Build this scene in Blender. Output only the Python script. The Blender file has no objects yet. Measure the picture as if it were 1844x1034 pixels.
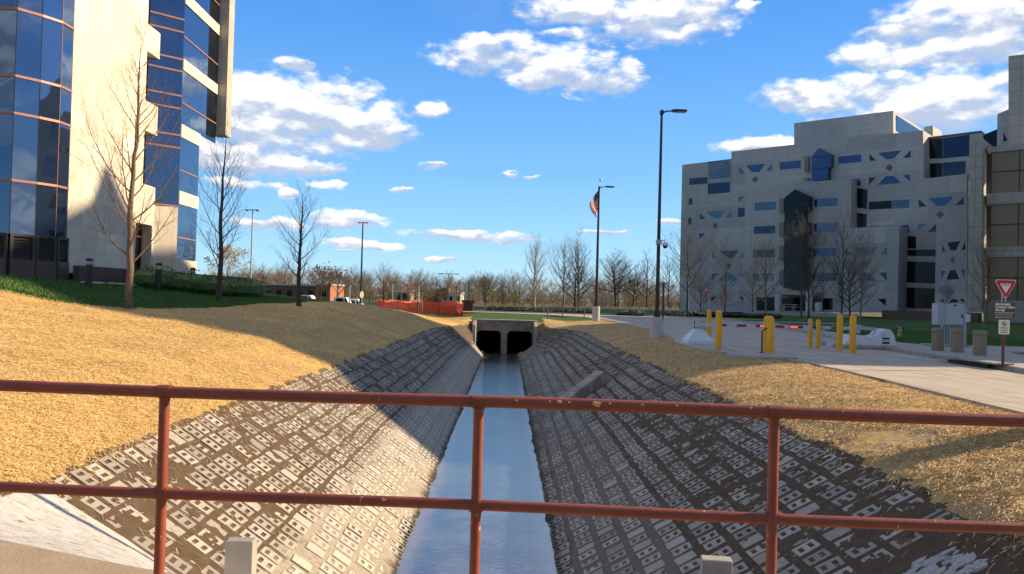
import bpy, bmesh, math, random
import numpy as np
from mathutils import Vector, Matrix
from mathutils.geometry import tessellate_polygon
scene = bpy.context.scene
R = math.radians
# ------------------------------------------------------------------ camera
FPX, W0, H0 = 1400.0, 1844.0, 1034.0
EYE = Vector((0, 0, 1.6))
ROLL, PITCH = 0.0265, math.atan(20 / 1400)
cam_d = bpy.data.cameras.new('camera'); cam = bpy.data.objects.new('camera', cam_d)
scene.collection.objects.link(cam); scene.camera = cam
cam_d.sensor_width = 36; cam_d.lens = 36 * FPX / W0
cam_d.clip_start = 0.05; cam_d.clip_end = 5000
_f = Vector((0, math.cos(PITCH), math.sin(PITCH)))
_u0 = Vector((0, -math.sin(PITCH), math.cos(PITCH))); _r0 = Vector((1, 0, 0))
_r = _r0 * math.cos(ROLL) + _u0 * math.sin(ROLL)
_u = _u0 * math.cos(ROLL) - _r0 * math.sin(ROLL)
m = Matrix((_r, _u, -_f)).transposed().to_4x4(); m.translation = EYE
cam.matrix_world = m
# ------------------------------------------------------------------ sun
SUN_EL, SUN_AZ = R(24), R(75.5)           # azimuth measured from +Y towards +X
sd = bpy.data.lights.new('sun', 'SUN'); sd.energy = 5.0; sd.angle = R(0.53); sd.color = (1.0, 0.785, 0.53)
so = bpy.data.objects.new('sun', sd); scene.collection.objects.link(so)
sdir = Vector((math.sin(SUN_AZ) * math.cos(SUN_EL), math.cos(SUN_AZ) * math.cos(SUN_EL), math.sin(SUN_EL)))
so.rotation_euler = sdir.to_track_quat('Z', 'Y').to_euler()
scene.view_settings.view_transform = 'Standard'; scene.view_settings.look = 'None'
scene.view_settings.exposure = 0.6; scene.view_settings.gamma = 1.0
scene.render.resolution_x = 1024; scene.render.resolution_y = 574
scene.render.engine = 'CYCLES'
# ------------------------------------------------------------------ node helper
class NT:
    def __init__(s, tree): s.t = tree; s.n = tree.nodes; s.l = tree.links
    def new(s, kind, **kw):
        nd = s.n.new(kind)
        for k, v in kw.items(): setattr(nd, k, v)
        return nd
    def put(s, sock, v):
        if isinstance(v, bpy.types.NodeSocket): s.l.new(v, sock)
        elif v is not None: sock.default_value = v
    def math(s, op, a, b=None, c=None, clamp=False):
        nd = s.new('ShaderNodeMath', operation=op); nd.use_clamp = clamp
        s.put(nd.inputs[0], a); s.put(nd.inputs[1], b)
        if c is not None: s.put(nd.inputs[2], c)
        return nd.outputs[0]
    def noise(s, vec, scale, detail=3, rough=.55, dist=0, out='Fac'):
        nd = s.new('ShaderNodeTexNoise'); s.put(nd.inputs['Vector'], vec)
        nd.inputs['Scale'].default_value = scale; nd.inputs['Detail'].default_value = detail
        nd.inputs['Roughness'].default_value = rough; nd.inputs['Distortion'].default_value = dist
        return nd.outputs[out]
    def ramp(s, fac, lo, hi, a=0., b=1.):
        nd = s.new('ShaderNodeMapRange'); s.put(nd.inputs[0], fac)
        for i, v in zip((1, 2, 3, 4), (lo, hi, a, b)): s.put(nd.inputs[i], v)
        return nd.outputs[0]
    def smooth(s, fac, lo, hi):
        nd = s.new('ShaderNodeMapRange', interpolation_type='SMOOTHSTEP'); s.put(nd.inputs[0], fac)
        nd.inputs[1].default_value = lo; nd.inputs[2].default_value = hi
        return nd.outputs[0]
    def mix(s, fac, a, b, mode='MIX'):
        nd = s.new('ShaderNodeMix', data_type='RGBA', blend_type=mode)
        s.put(nd.inputs[0], fac)
        for i, v in ((6, a), (7, b)):
            if isinstance(v, tuple) and len(v) == 3: v = v + (1,)
            s.put(nd.inputs[i], v)
        return nd.outputs[2]
    def pos(s): return s.new('ShaderNodeNewGeometry').outputs['Position']
    def scale(s, vec, v):
        nd = s.new('ShaderNodeVectorMath', operation='MULTIPLY'); s.put(nd.inputs[0], vec); nd.inputs[1].default_value = v
        return nd.outputs[0]
    def dot(s, vec, v):
        nd = s.new('ShaderNodeVectorMath', operation='DOT_PRODUCT'); s.put(nd.inputs[0], vec); nd.inputs[1].default_value = v
        return nd.outputs['Value']
    def sep(s, vec):
        nd = s.new('ShaderNodeSeparateXYZ'); s.put(nd.inputs[0], vec); return nd.outputs
    def comb(s, x, y, z):
        nd = s.new('ShaderNodeCombineXYZ')
        for i, v in enumerate((x, y, z)): s.put(nd.inputs[i], v)
        return nd.outputs[0]
# ------------------------------------------------------------------ world: sky + clouds by direction
def px_dir(px, py):
    return (_f + _r * ((px - W0 / 2) / FPX) + _u * ((H0 / 2 - py) / FPX)).normalized()
world = bpy.data.worlds.new('World'); scene.world = world; world.use_nodes = True
N = NT(world.node_tree); N.n.clear()
sky = N.new('ShaderNodeTexSky', sky_type='NISHITA'); sky.sun_disc = False
sky.sun_elevation = SUN_EL; sky.sun_rotation = SUN_AZ
sky.air_density = 1.0; sky.dust_density = 0.35; sky.ozone_density = 2.2; sky.altitude = 200
vec = N.new('ShaderNodeTexCoord').outputs['Generated']
X, Y, Z = N.sep(vec)
AZ = N.math('ARCTAN2', X, Y); EL = N.math('ARCSINE', Z)
CLOUDS = [  # px centre, radii in px of the cloud masses in the sky
 (540,208,158,64),(455,215,118,55),(640,235,95,34),(600,190,70,26),(500,170,90,34),
 (450,292,118,22),(560,302,62,14),(530,118,30,13),(782,195,30,13),(712,236,18,9),
 (905,100,115,32),(1000,122,90,36),(1080,150,72,24),(1130,125,28,18),(860,88,50,16),
 (1060,18,125,24),(1180,35,135,38),(1250,22,70,34),(1020,62,42,10),
 (1440,172,72,24),(1700,180,180,46),(1560,100,52,26),(1640,105,60,14),(1740,60,145,52),(1800,20,120,70),(1640,55,80,16),(1560,160,70,28),
 (1370,262,66,13),(1345,10,20,10),(620,395,66,15),(640,440,72,9),(850,425,110,8),(900,432,55,7),(480,402,70,10),
 (1090,417,42,5),(800,467,30,5),(520,347,16,8),(775,298,18,8),(920,315,18,5),(722,340,14,4),(1215,398,30,7),(1500,190,60,12),(590,332,30,9),(400,270,70,18),(430,330,60,9),
 (960,318,9,4),(500,240,90,24),(440,160,60,26)]
nv = N.comb(N.math('MULTIPLY', AZ, 1.0), N.math('MULTIPLY', EL, 1.9), 0.0)
n1 = N.noise(nv, 15, 5, .5, .1); n2 = N.noise(nv, 40, 5, .55)
wob = N.math('SUBTRACT', N.noise(nv, 26, 4, .55), .5)
AZ2 = N.math('ADD', AZ, N.math('MULTIPLY', wob, .048)); EL2 = N.math('ADD', EL, N.math('MULTIPLY', wob, .020))
sw = None; st = None; mx = None
for cx, cy, rx, ry in CLOUDS:
    d = px_dir(cx, cy); a = math.atan2(d.x, d.y); e = math.asin(d.z)
    k = 1 / FPX * d.y * 1.0
    ra = rx / FPX * max(.75, d.y) * 1.25; re = ry / FPX * 1.22
    dx = N.math('MULTIPLY', N.math('SUBTRACT', AZ2, a), 1 / ra)
    dy = N.math('MULTIPLY', N.math('SUBTRACT', EL2, e), 1 / re)
    r2 = N.math('ADD', N.math('MULTIPLY', dx, dx), N.math('MULTIPLY', dy, dy))
    w = N.math('SUBTRACT', 1.0, r2)
    mx = w if mx is None else N.math('MAXIMUM', mx, w)
    wp = N.math('MAXIMUM', w, 0.0)
    wt = N.math('MULTIPLY', wp, dy)
    sw = wp if sw is None else N.math('ADD', sw, wp)
    st = wt if st is None else N.math('ADD', st, wt)
# clouds everywhere else: behind and overhead
gn = N.noise(N.comb(X, Y, N.math('MULTIPLY', Z, 2.2)), 2.6, 6, .58)
behind = N.smooth(N.math('MAXIMUM', N.math('MULTIPLY', Y, -1.0), N.math('SUBTRACT', Z, .55)), -.25, .1)
gm = N.math('MULTIPLY', N.smooth(gn, .47, .62), behind)
nn = N.math('ADD', N.math('MULTIPLY', N.math('SUBTRACT', n1, .5), 1.9), N.math('MULTIPLY', N.math('SUBTRACT', n2, .5), 1.9))
field = N.math('ADD', N.math('MULTIPLY', N.math('MAXIMUM', mx, -1.5), .95), N.math('ADD', nn, .10))
mask = N.smooth(field, -.05, .95)
mask = N.math('MAXIMUM', N.math('MULTIPLY', mask, N.smooth(mx, -.8, .1)), gm, clamp=True)
tt = N.math('DIVIDE', st, N.math('MAXIMUM', sw, .05))
n3 = N.noise(N.comb(AZ, N.math('MULTIPLY', N.math('ADD', EL, .012), 1.9), 0.0), 15, 5, .5, .1)
shade = N.math('ADD', N.math('ADD', N.math('MULTIPLY', tt, .75), N.math('MULTIPLY', N.math('SUBTRACT', n2, .5), .9)), N.math('MULTIPLY', N.math('SUBTRACT', n1, n3), 3.0))
shade = N.smooth(shade, -.40, .45)
ccol = N.mix(shade, (4.2, 4.9, 6.3), (10.2, 9.9, 9.5))
hsv = N.new('ShaderNodeHueSaturation'); N.put(hsv.inputs['Color'], sky.outputs[0])
hsv.inputs['Saturation'].default_value = 1.25; hsv.inputs['Value'].default_value = 1.0
# deep clear blue overhead, paler towards the horizon
gr = N.new('ShaderNodeValToRGB'); N.put(gr.inputs[0], N.math('MAXIMUM', Z, 0.0))
cr = gr.color_ramp; cr.elements[0].position = 0.0; cr.elements[0].color = (.46, .76, .96, 1); cr.elements[1].position = 1.0; cr.elements[1].color = (.025, .08, .26, 1)
for pos_, c_ in ((.06, (.33, .66, .97)), (.16, (.20, .50, .93)), (.33, (.095, .33, .84)), (.6, (.035, .12, .36))):
    e_ = cr.elements.new(pos_); e_.color = c_ + (1,)
grs = N.mix(1.0, gr.outputs[0], (9.6, 9.6, 9.6), 'MULTIPLY'); grs.node.clamp_result = False
skyc = N.mix(.80, hsv.outputs[0], grs)
bk = N.math('SUBTRACT', 1.0, N.math('MULTIPLY', N.smooth(N.math('MULTIPLY', Y, -1.0), .0, .55), .42))   # the sky behind is deeper and duller
skyc = N.mix(1.0, skyc, N.comb(bk, bk, bk), 'MULTIPLY'); skyc.node.clamp_result = False
ccol = N.mix(1.0, ccol, N.comb(bk, bk, bk), 'MULTIPLY')
colr = N.mix(N.math('MULTIPLY', mask, .97), skyc, ccol)
bg = N.new('ShaderNodeBackground'); N.put(bg.inputs[0], colr); bg.inputs[1].default_value = 0.085
N.l.new(bg.outputs[0], N.new('ShaderNodeOutputWorld').inputs[0])
world.cycles.sampling_method = 'MANUAL'; world.cycles.sample_map_resolution = 512
# ------------------------------------------------------------------ geometry from picture points to real places
def ray(px, py): return _f + _r * ((px - W0 / 2) / FPX) + _u * ((H0 / 2 - py) / FPX)
def on_z(px, py, z=0.0):
    d = ray(px, py); t = (z - EYE.z) / d.z; return EYE + d * t
def at_y(px, py, y):
    d = ray(px, py); return EYE + d * (y / d.y)
def on_plane(px, py, p, n):
    d = ray(px, py); t = (p - EYE).dot(n) / d.dot(n); return EYE + d * t
# ------------------------------------------------------------------ mesh helpers
def mesh_obj(name, verts, faces, mat, parent=None, smooth=False, mats=None, midx=None):
    me = bpy.data.meshes.new(name)
    if parent is not None:
        pl = parent_loc(parent); verts = [(v[0] - pl[0], v[1] - pl[1], v[2] - pl[2]) for v in verts]
    me.from_pydata([tuple(v) for v in verts], [], faces); me.update()
    for mm in (mats or [mat]): me.materials.append(mm)
    if midx is not None: me.polygons.foreach_set('material_index', midx)
    if smooth: me.polygons.foreach_set('use_smooth', [True] * len(me.polygons))
    o = bpy.data.objects.new(name, me); scene.collection.objects.link(o)
    if parent is not None: o.parent = parent
    return o
def parent_loc(p):
    v = Vector((0, 0, 0))
    while p is not None: v += p.location; p = p.parent
    return v
class MB:
    def __init__(s): s.v = []; s.f = []; s.m = []; s.cur = 0
    def _f(s, f): s.f.append(f); s.m.append(s.cur)
    def face(s, pts):
        b = len(s.v); s.v += [tuple(p) for p in pts]; s._f(list(range(b, b + len(pts))))
    def box(s, c, size, rz=0, taper=1.0, bev=0.0):
        c = Vector(c); hx, hy, hz = size[0] / 2, size[1] / 2, size[2] / 2
        cr, sr = math.cos(rz), math.sin(rz); b = len(s.v)
        if bev > 0:
            rings = [(-hz, 1, bev), (-hz + bev, 1, 0), (hz - bev, 1, 0), (hz, 1, bev)]
            for z, k, ins in rings:
                t = taper if z > 0 else 1
                ax, ay = hx * t - ins, hy * t - ins; q = bev * .6 if ins == 0 else bev * .3
                for x, y in ((ax - q, -ay), (ax, -ay + q), (ax, ay - q), (ax - q, ay), (-ax + q, ay), (-ax, ay - q), (-ax, -ay + q), (-ax + q, -ay)):
                    s.v.append((c.x + x * cr - y * sr, c.y + x * sr + y * cr, c.z + z))
            for i in range(3):
                for j in range(8):
                    k = (j + 1) % 8; s._f([b + i * 8 + j, b + i * 8 + k, b + (i + 1) * 8 + k, b + (i + 1) * 8 + j])
            s._f([b + j for j in range(7, -1, -1)]); s._f([b + 24 + j for j in range(8)])
            return
        for z in (-hz, hz):
            t = taper if z > 0 else 1
            for x, y in ((-hx, -hy), (hx, -hy), (hx, hy), (-hx, hy)):
                x *= t; y *= t; s.v.append((c.x + x * cr - y * sr, c.y + x * sr + y * cr, c.z + z))
        for f in ((3, 2, 1, 0), (4, 5, 6, 7), (0, 1, 5, 4), (1, 2, 6, 5), (2, 3, 7, 6), (3, 0, 4, 7)): s._f([b + i for i in f])
    def tube(s, pts, rad, n=8, caps=True):
        pts = [Vector(p) for p in pts]
        if not isinstance(rad, (list, tuple)): rad = [rad] * len(pts)
        b = len(s.v); ref = None
        for i, p in enumerate(pts):
            d = (pts[min(i + 1, len(pts) - 1)] - pts[max(i - 1, 0)]).normalized()
            if ref is None: ref = d.orthogonal().normalized()
            ref = (ref - d * ref.dot(d))
            ref = ref.normalized() if ref.length > 1e-6 else d.orthogonal().normalized()
            w = d.cross(ref)
            for k in range(n):
                a = 2 * math.pi * k / n
                s.v.append(tuple(p + (ref * math.cos(a) + w * math.sin(a)) * rad[i]))
        for i in range(len(pts) - 1):
            for k in range(n):
                q = (k + 1) % n; s._f([b + i * n + k, b + i * n + q, b + (i + 1) * n + q, b + (i + 1) * n + k])
        if caps:
            s._f([b + k for k in range(n - 1, -1, -1)]); e = b + (len(pts) - 1) * n; s._f([e + k for k in range(n)])
    def lathe(s, c, prof, n=16):
        c = Vector(c); b = len(s.v)
        for r, z in prof:
            for k in range(n):
                a = 2 * math.pi * k / n; s.v.append((c.x + r * math.cos(a), c.y + r * math.sin(a), c.z + z))
        for i in range(len(prof) - 1):
            for k in range(n):
                q = (k + 1) % n; s._f([b + i * n + k, b + i * n + q, b + (i + 1) * n + q, b + (i + 1) * n + k])
        s._f([b + k for k in range(n - 1, -1, -1)]); e = b + (len(prof) - 1) * n; s._f([e + k for k in range(n)])
    def prism(s, poly, off):
        """poly: coplanar 3-D points; off: extrusion vector"""
        off = Vector(off); n = len(poly); b = len(s.v)
        s.v += [tuple(p) for p in poly] + [tuple(Vector(p) + off) for p in poly]
        s._f(list(range(n))); s._f([b_ for b_ in range(2 * n - 1, n - 1, -1)])
        s.f[-2] = [b + i for i in s.f[-2]]; s.f[-1] = [b + i for i in s.f[-1]]
        for i in range(n):
            k = (i + 1) % n; s._f([b + i, b + n + i, b + n + k, b + k])
    def build(s, name, mat, parent=None, smooth=False):
        if isinstance(mat, (list, tuple)): return mesh_obj(name, s.v, s.f, None, parent, smooth, mats=list(mat), midx=s.m)
        return mesh_obj(name, s.v, s.f, mat, parent, smooth)
def smooth_by_angle(o, ang=35):
    me = o.data; me.polygons.foreach_set('use_smooth', [True] * len(me.polygons))
    bm = bmesh.new(); bm.from_mesh(me)
    for e in bm.edges:
        if len(e.link_faces) == 2 and e.calc_face_angle(0) > R(ang): e.smooth = False
    bm.to_mesh(me); bm.free(); return o
def tag(o, label=None, cat=None, group=None, kind=None):
    if label: o['label'] = label
    if cat: o['category'] = cat
    if group: o['group'] = group
    if kind: o['kind'] = kind
    return o
def empty(name, loc, label=None, cat=None, group=None, rz=0):
    e = bpy.data.objects.new(name, None); scene.collection.objects.link(e); e.location = loc
    e.rotation_euler.z = rz; e.empty_display_size = .2
    return tag(e, label, cat, group)
def copy_tree(o, parent=None):
    c = o.copy(); scene.collection.objects.link(c); c.parent = parent
    for ch in list(o.children): copy_tree(ch, c)
    return c
def text_part(name, s, size, origin, xdir, zdir, mat, parent, depth=.003, align='CENTER', spacing=1.0, bold=0.0):
    cu = bpy.data.curves.new(name, 'FONT'); cu.body = s; cu.size = size; cu.align_x = align; cu.align_y = 'CENTER'
    cu.extrude = depth; cu.space_line = .95; cu.offset = bold; cu.space_character = spacing
    t = bpy.data.objects.new(name, cu); scene.collection.objects.link(t)
    dg = bpy.context.evaluated_depsgraph_get(); dg.update()
    me = bpy.data.meshes.new_from_object(t.evaluated_get(dg)); bpy.data.objects.remove(t)
    x = Vector(xdir).normalized(); z = Vector(zdir).normalized(); n = x.cross(z)
    M = Matrix((x, z, n)).transposed().to_4x4(); M.translation = Vector(origin) - (parent_loc(parent) if parent else Vector())
    me.transform(M); me.materials.clear(); me.materials.append(mat)
    o = bpy.data.objects.new(name, me); scene.collection.objects.link(o)
    if parent: o.parent = parent
    return o
# ------------------------------------------------------------------ numpy noise
def _hash(ix, iy, seed):
    h = (ix.astype(np.int64) * 374761393 + iy.astype(np.int64) * 668265263 + seed * 974711) & 0x7fffffff
    h = ((h ^ (h >> 13)) * 1274126177) & 0x7fffffff
    return ((h ^ (h >> 16)) & 0xffff) / 65535.0
def vnoise(x, y, seed=0):
    x = np.asarray(x, float); y = np.asarray(y, float)
    ix = np.floor(x); iy = np.floor(y); fx = x - ix; fy = y - iy
    fx = fx * fx * (3 - 2 * fx); fy = fy * fy * (3 - 2 * fy)
    a = _hash(ix, iy, seed); b = _hash(ix + 1, iy, seed); c = _hash(ix, iy + 1, seed); d = _hash(ix + 1, iy + 1, seed)
    return (a * (1 - fx) + b * fx) * (1 - fy) + (c * (1 - fx) + d * fx) * fy - .5
def fbm(x, y, seed=0, o=4):
    s = 0; a = 1
    for i in range(o): s = s + a * vnoise(x * 2 ** i, y * 2 ** i, seed + i * 7); a *= .5
    return s
def sstep(a, b, x):
    t = np.clip((np.asarray(x, float) - a) / (b - a), 0, 1); return t * t * (3 - 2 * t)
# ------------------------------------------------------------------ materials
MAT = {}
def mat(name, col, rough=.7, metal=0., spec=.5, var=.12, vscale=6., bump=0., bscale=40., col2=None, emit=None, c2scale=2., c2lo=.45, c2hi=.6):
    if name in MAT: return MAT[name]
    mm = bpy.data.materials.new(name); mm.use_nodes = True; MAT[name] = mm
    n = NT(mm.node_tree); p = n.n['Principled BSDF']
    P = n.pos(); base = tuple(col) + (1,)
    f = n.noise(P, vscale, 5, .6)
    c = n.mix(n.ramp(f, .3, .7), tuple(x * (1 - var) for x in col), tuple(min(1, x * (1 + var)) for x in col))
    if col2: c = n.mix(n.smooth(n.noise(P, c2scale, 6, .65), c2lo, c2hi), c, col2)
    n.put(p.inputs['Base Color'], c)
    p.inputs['Roughness'].default_value = rough; p.inputs['Metallic'].default_value = metal
    p.inputs['Specular IOR Level'].default_value = spec
    if bump:
        b = n.new('ShaderNodeBump'); b.inputs['Strength'].default_value = bump; b.inputs['Distance'].default_value = .02
        n.put(b.inputs['Height'], n.noise(P, bscale, 4, .6)); n.l.new(b.outputs[0], p.inputs['Normal'])
    if emit:
        p.inputs['Emission Color'].default_value = tuple(emit[:3]) + (1,); p.inputs['Emission Strength'].default_value = emit[3]
    return mm
def stone_mat(name, col, udir, bw, bh, rough=.8, groove=(.55, .55, .55), var=.1, msize=.012, offset=0.0, tone=.08, big=None):
    """stone panels: joints laid out along udir and up the wall, in metres"""
    mm = bpy.data.materials.new(name); mm.use_nodes = True; MAT[name] = mm
    n = NT(mm.node_tree); p = n.n['Principled BSDF']; P = n.pos()
    u = n.dot(P, (udir[0], udir[1], 0)); z = n.sep(P)[2]
    v = n.comb(u, z, 0.0)
    br = n.new('ShaderNodeTexBrick'); n.put(br.inputs['Vector'], v)
    br.offset = offset; br.inputs['Scale'].default_value = 1
    br.inputs['Brick Width'].default_value = bw; br.inputs['Row Height'].default_value = bh
    br.inputs['Mortar Size'].default_value = msize; br.inputs['Mortar Smooth'].default_value = .3
    br.inputs['Color1'].default_value = tuple(c * (1 - tone) for c in col) + (1,)
    br.inputs['Color2'].default_value = tuple(c * (1 + tone) for c in col) + (1,)
    br.inputs['Mortar'].default_value = tuple(c * g for c, g in zip(col, groove)) + (1,)
    c = n.mix(n.ramp(n.noise(P, 1.1, 6, .65), .3, .7), br.outputs[0], (.5, .5, .5), 'MIX')
    c = n.mix(.0, c, c)
    if big:
        b2 = n.new('ShaderNodeTexBrick'); n.put(b2.inputs['Vector'], v); b2.offset = .37; b2.inputs['Scale'].default_value = 1
        b2.inputs['Brick Width'].default_value = big[0]; b2.inputs['Row Height'].default_value = big[1]; b2.inputs['Mortar Size'].default_value = 0
        b2.inputs['Color1'].default_value = (.80, .80, .82, 1); b2.inputs['Color2'].default_value = (1.08, 1.07, 1.05, 1)
        n.put(br.inputs['Color1'], n.mix(1.0, b2.outputs[0], tuple(c * (1 - tone) for c in col), 'MULTIPLY')); n.put(br.inputs['Color2'], n.mix(1.0, b2.outputs[0], tuple(c * (1 + tone) for c in col), 'MULTIPLY'))
    f = n.ramp(n.noise(P, .9, 6, .7), .3, .7, 1 - var, 1 + var)
    f2 = n.ramp(n.noise(n.scale(P, (1, 1, .25)), 3.5, 5, .7), .25, .75, 1 - var * .6, 1 + var * .6)
    ml = n.math('MULTIPLY', f, f2)
    c = n.mix(1.0, br.outputs[0], n.comb(ml, ml, ml), 'MULTIPLY')
    n.put(p.inputs['Base Color'], c); p.inputs['Roughness'].default_value = rough
    b = n.new('ShaderNodeBump'); b.inputs['Strength'].default_value = .25; b.inputs['Distance'].default_value = .02
    n.put(b.inputs['Height'], n.noise(P, 60, 3, .6)); n.l.new(b.outputs[0], p.inputs['Normal'])
    return mm
def glass_mat(name, tint, metal=.85, rough=.03, wav=.02):
    mm = bpy.data.materials.new(name); mm.use_nodes = True; MAT[name] = mm
    n = NT(mm.node_tree); p = n.n['Principled BSDF']; P = n.pos()
    n.put(p.inputs['Base Color'], n.mix(n.noise(P, .35, 2), tuple(t * .82 for t in tint), tuple(min(1, t * 1.15) for t in tint)))
    p.inputs['Metallic'].default_value = metal; p.inputs['Roughness'].default_value = rough
    b = n.new('ShaderNodeBump'); b.inputs['Strength'].default_value = wav; b.inputs['Distance'].default_value = .3
    n.put(b.inputs['Height'], n.noise(P, .9, 1)); n.l.new(b.outputs[0], p.inputs['Normal'])
    return mm
concrete = mat('concrete', (.42, .385, .33), .85, bump=.4, bscale=50, var=.18, vscale=3, col2=(.30, .27, .23), c2scale=1.5, c2lo=.5, c2hi=.75)
concrete_light = mat('concrete_light', (.55, .54, .51), .85, bump=.3, bscale=60, var=.15, vscale=4, col2=(.38, .37, .35), c2scale=2.5, c2lo=.52, c2hi=.75)
dark_metal = mat('dark_metal', (.022, .02, .02), .4, var=.2)
black = mat('black', (.01, .01, .01), .5)
white_paint = mat('white_paint', (.78, .80, .82), .35, var=.04, col2=(.55, .56, .57), c2scale=5, c2lo=.6, c2hi=.8)
grey_paint = mat('grey_paint', (.40, .44, .47), .4, var=.06, col2=(.30, .33, .35), c2scale=3, c2lo=.58, c2hi=.8)
yellow_paint = mat('yellow_paint', (.90, .43, .004), .38, var=.08, col2=(.62, .36, .02), c2scale=9, c2lo=.62, c2hi=.8)
red_paint = mat('red_paint', (.55, .02, .02), .4)
bark = mat('bark', (.20, .135, .09), .9, bump=.8, bscale=45, var=.3, vscale=20)
bark_dark = mat('bark_dark', (.085, .06, .048), .9, bump=.6, bscale=45, var=.3, vscale=20)
bark_pale = mat('bark_pale', (.42, .36, .29), .9, var=.25, vscale=8)
bark_mid = mat('bark_mid', (.21, .165, .12), .9, var=.25, vscale=8)
# ------------------------------------------------------------------ the ground
def xc(y): return -.35 - .006 * np.asarray(y, float)
WZ = -2.65
def prof(x, xs, zs): return np.interp(x, xs, zs)
def narrowing(y): return sstep(50, 58.5, y)
def left_top(y):   # where the blocks end on the left bank
    return -4.95 + 1.75 * narrowing(y) + .03 * np.sin(np.asarray(y) * .9) + .42 * np.clip(8.0 - np.asarray(y, float), 0, 3.6)
def right_top(y):
    return 4.75 - 2.2 * narrowing(y) + .03 * np.sin(np.asarray(y) * .7 + 1)
TOPZ_L, TOPZ_R = -.42, -.48
def road_left(y): return np.interp(y, [-20, 12, 20, 24.5, 26, 31, 36, 45, 64, 74], [8.3, 8.2, 8.5, 8.2, 6.7, 6.6, 7.4, 8.2, 8.0, 6.6])
def height(x, y):
    x = np.asarray(x, float); y = np.asarray(y, float)
    c = xc(y); lt = left_top(y); rt = right_top(y)
    wl, wr = c - 1.22, c + 1.22
    k = sstep(56.5, 60, y)
    # right side
    tr = np.clip((x - wr) / (rt - wr), 0, 1)
    rl = road_left(np.clip(y, -20, 74))
    ts = np.clip((x - rt) / (rl - rt), 0, 1)
    zr = WZ + (TOPZ_R - WZ) * tr + (-.03 - TOPZ_R) * (ts ** .75)
    zr = zr + .10 * np.sin(ts * np.pi) * (1 - narrowing(y))
    # left side
    tl = np.clip((wl - x) / (wl - lt), 0, 1)
    d = np.clip(lt - x, 0, 200)
    zl2 = prof(d, [0, 2.0, 5.7, 9.5, 12.2, 14.5, 40, 200], [0, .58, 1.05, 1.42, 2.05, 2.33, 2.35, 2.35])
    zl2 = zl2 + .38 * sstep(18, 45, y) * sstep(.5, 3.5, d) * (1 - sstep(8, 13, d))
    dn = 1 - sstep(50, 62, y) * 1.0
    zl2 = zl2 * dn + (1 - dn) * prof(d, [0, 6, 200], [0, .42, .42])
    zl = WZ + (TOPZ_L - WZ) * tl + zl2
    bed = -2.95
    z = np.where(x > wr, zr, np.where(x < wl, zl, WZ))
    inside = (x > wl) & (x < wr)
    tt = np.clip(np.minimum(x - wl, wr - x) / .5, 0, 1)
    z = np.where(inside, WZ + (bed - WZ) * tt, z)
    # level apron between the culvert wings
    apr = sstep(55.8, 57.2, y) * (x > -2.75) * (x < 1.9) * (y < 59.1)
    z = z * (1 - apr) + np.minimum(z, WZ + .04 + .10 * np.abs(x + .7)) * apr
    # behind the culvert everything is level again
    back = np.where((x > -2.75) & (x < 1.9), sstep(59.12, 59.3, y), sstep(56.5, 61.5, y))
    flat = np.where(x < 0, -.06 + .03 * 0, -.06)
    wn = np.clip((x - (lt - 3.0)) / 3.0, 0, 1) * np.clip(((rt + 3.0) - x) / 3.0, 0, 1)
    wn = wn * wn * (3 - 2 * wn)
    bb = back * wn; z = z * (1 - bb) + flat * bb
    # lumps of the far plain
    z = z + .05 * fbm(x * .25, y * .25, 3, 2) * sstep(7, 14, np.abs(x))* (1 - sstep(5, 9, x))
    return z
def H(x, y): return float(height(np.array([x]), np.array([y]))[0])
def micro(x, y, z):
    """soil, straw and silt relief"""
    c = xc(y); lt = left_top(y); rt = right_top(y)
    bank = ((x > lt) & (x < rt)).astype(float)
    n = .013 * fbm(x * .9, y * .9, 11, 2) + .022 * fbm(x * 6, y * 6, 21, 4)
    # upper rows get more soil
    hgt = sstep(-1.75, -1.2, z)
    low = 1 - sstep(-2.5, -2.2, z)
    cover = n * (.5 + .6 * hgt) - .007 + .008 * hgt + low * (.075 * fbm(x * 1.2, y * 1.2, 61, 4))
    straw = .06 * fbm(x * .8, y * .8, 31, 4) + .022 * fbm(x * 6, y * 6, 41, 2)
    bw = np.clip((x - lt + .3) / .6, 0, 1) * np.clip((rt - x + .3) / .6, 0, 1)
    out = bw * cover + (1 - bw) * straw
    fade = (1 - sstep(60, 80, y)) * (1 - sstep(20, 30, np.abs(x)))
    roadz = (x > road_left(np.clip(y, -20, 74)) - .25)
    out = np.where(roadz, -.03, out)
    return out * np.where(roadz, 1, fade)
def axis(parts):
    a = []
    for lo, hi, st in parts:
        n = max(1, int(round((hi - lo) / st))); a += list(np.linspace(lo, hi, n, endpoint=False))
    return a
ys = axis([(-12, 4, 1.0), (4, 7, .12)])
y = 7.0
while y < 64: ys.append(y); y += max(.038, y * .0042)
while y < 2600: ys.append(y); y += max(.4, (y - 58) * .09)
ys = np.array(ys)
xs = np.array(axis([(-2600, -600, 400), (-600, -200, 80), (-200, -60, 14), (-60, -26, 2.0), (-26, -13, .32), (-13, -5.6, .10), (-5.6, 5.6, .042), (5.6, 9.4, .10), (9.4, 30, 1.2), (30, 200, 14), (200, 600, 80), (600, 2601, 400)]) + [2600.])
GX, GY = np.meshgrid(xs, ys)
GZ0 = height(GX, GY); GZ = GZ0 + micro(GX, GY, GZ0)
ny, nx = GX.shape
cxm = (GX[:-1, :-1] + GX[1:, 1:]) / 2; cym = (GY[:-1, :-1] + GY[1:, 1:]) / 2
ltm, rtm = left_top(cym), right_top(cym)
zone = np.full(cxm.shape, 2)                                  # 2 lawn
jag = .16 * fbm(cxm * 1.6, cym * 1.6, 5, 4) + .10 * fbm(cxm * 7, cym * 7, 15, 2)
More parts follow.
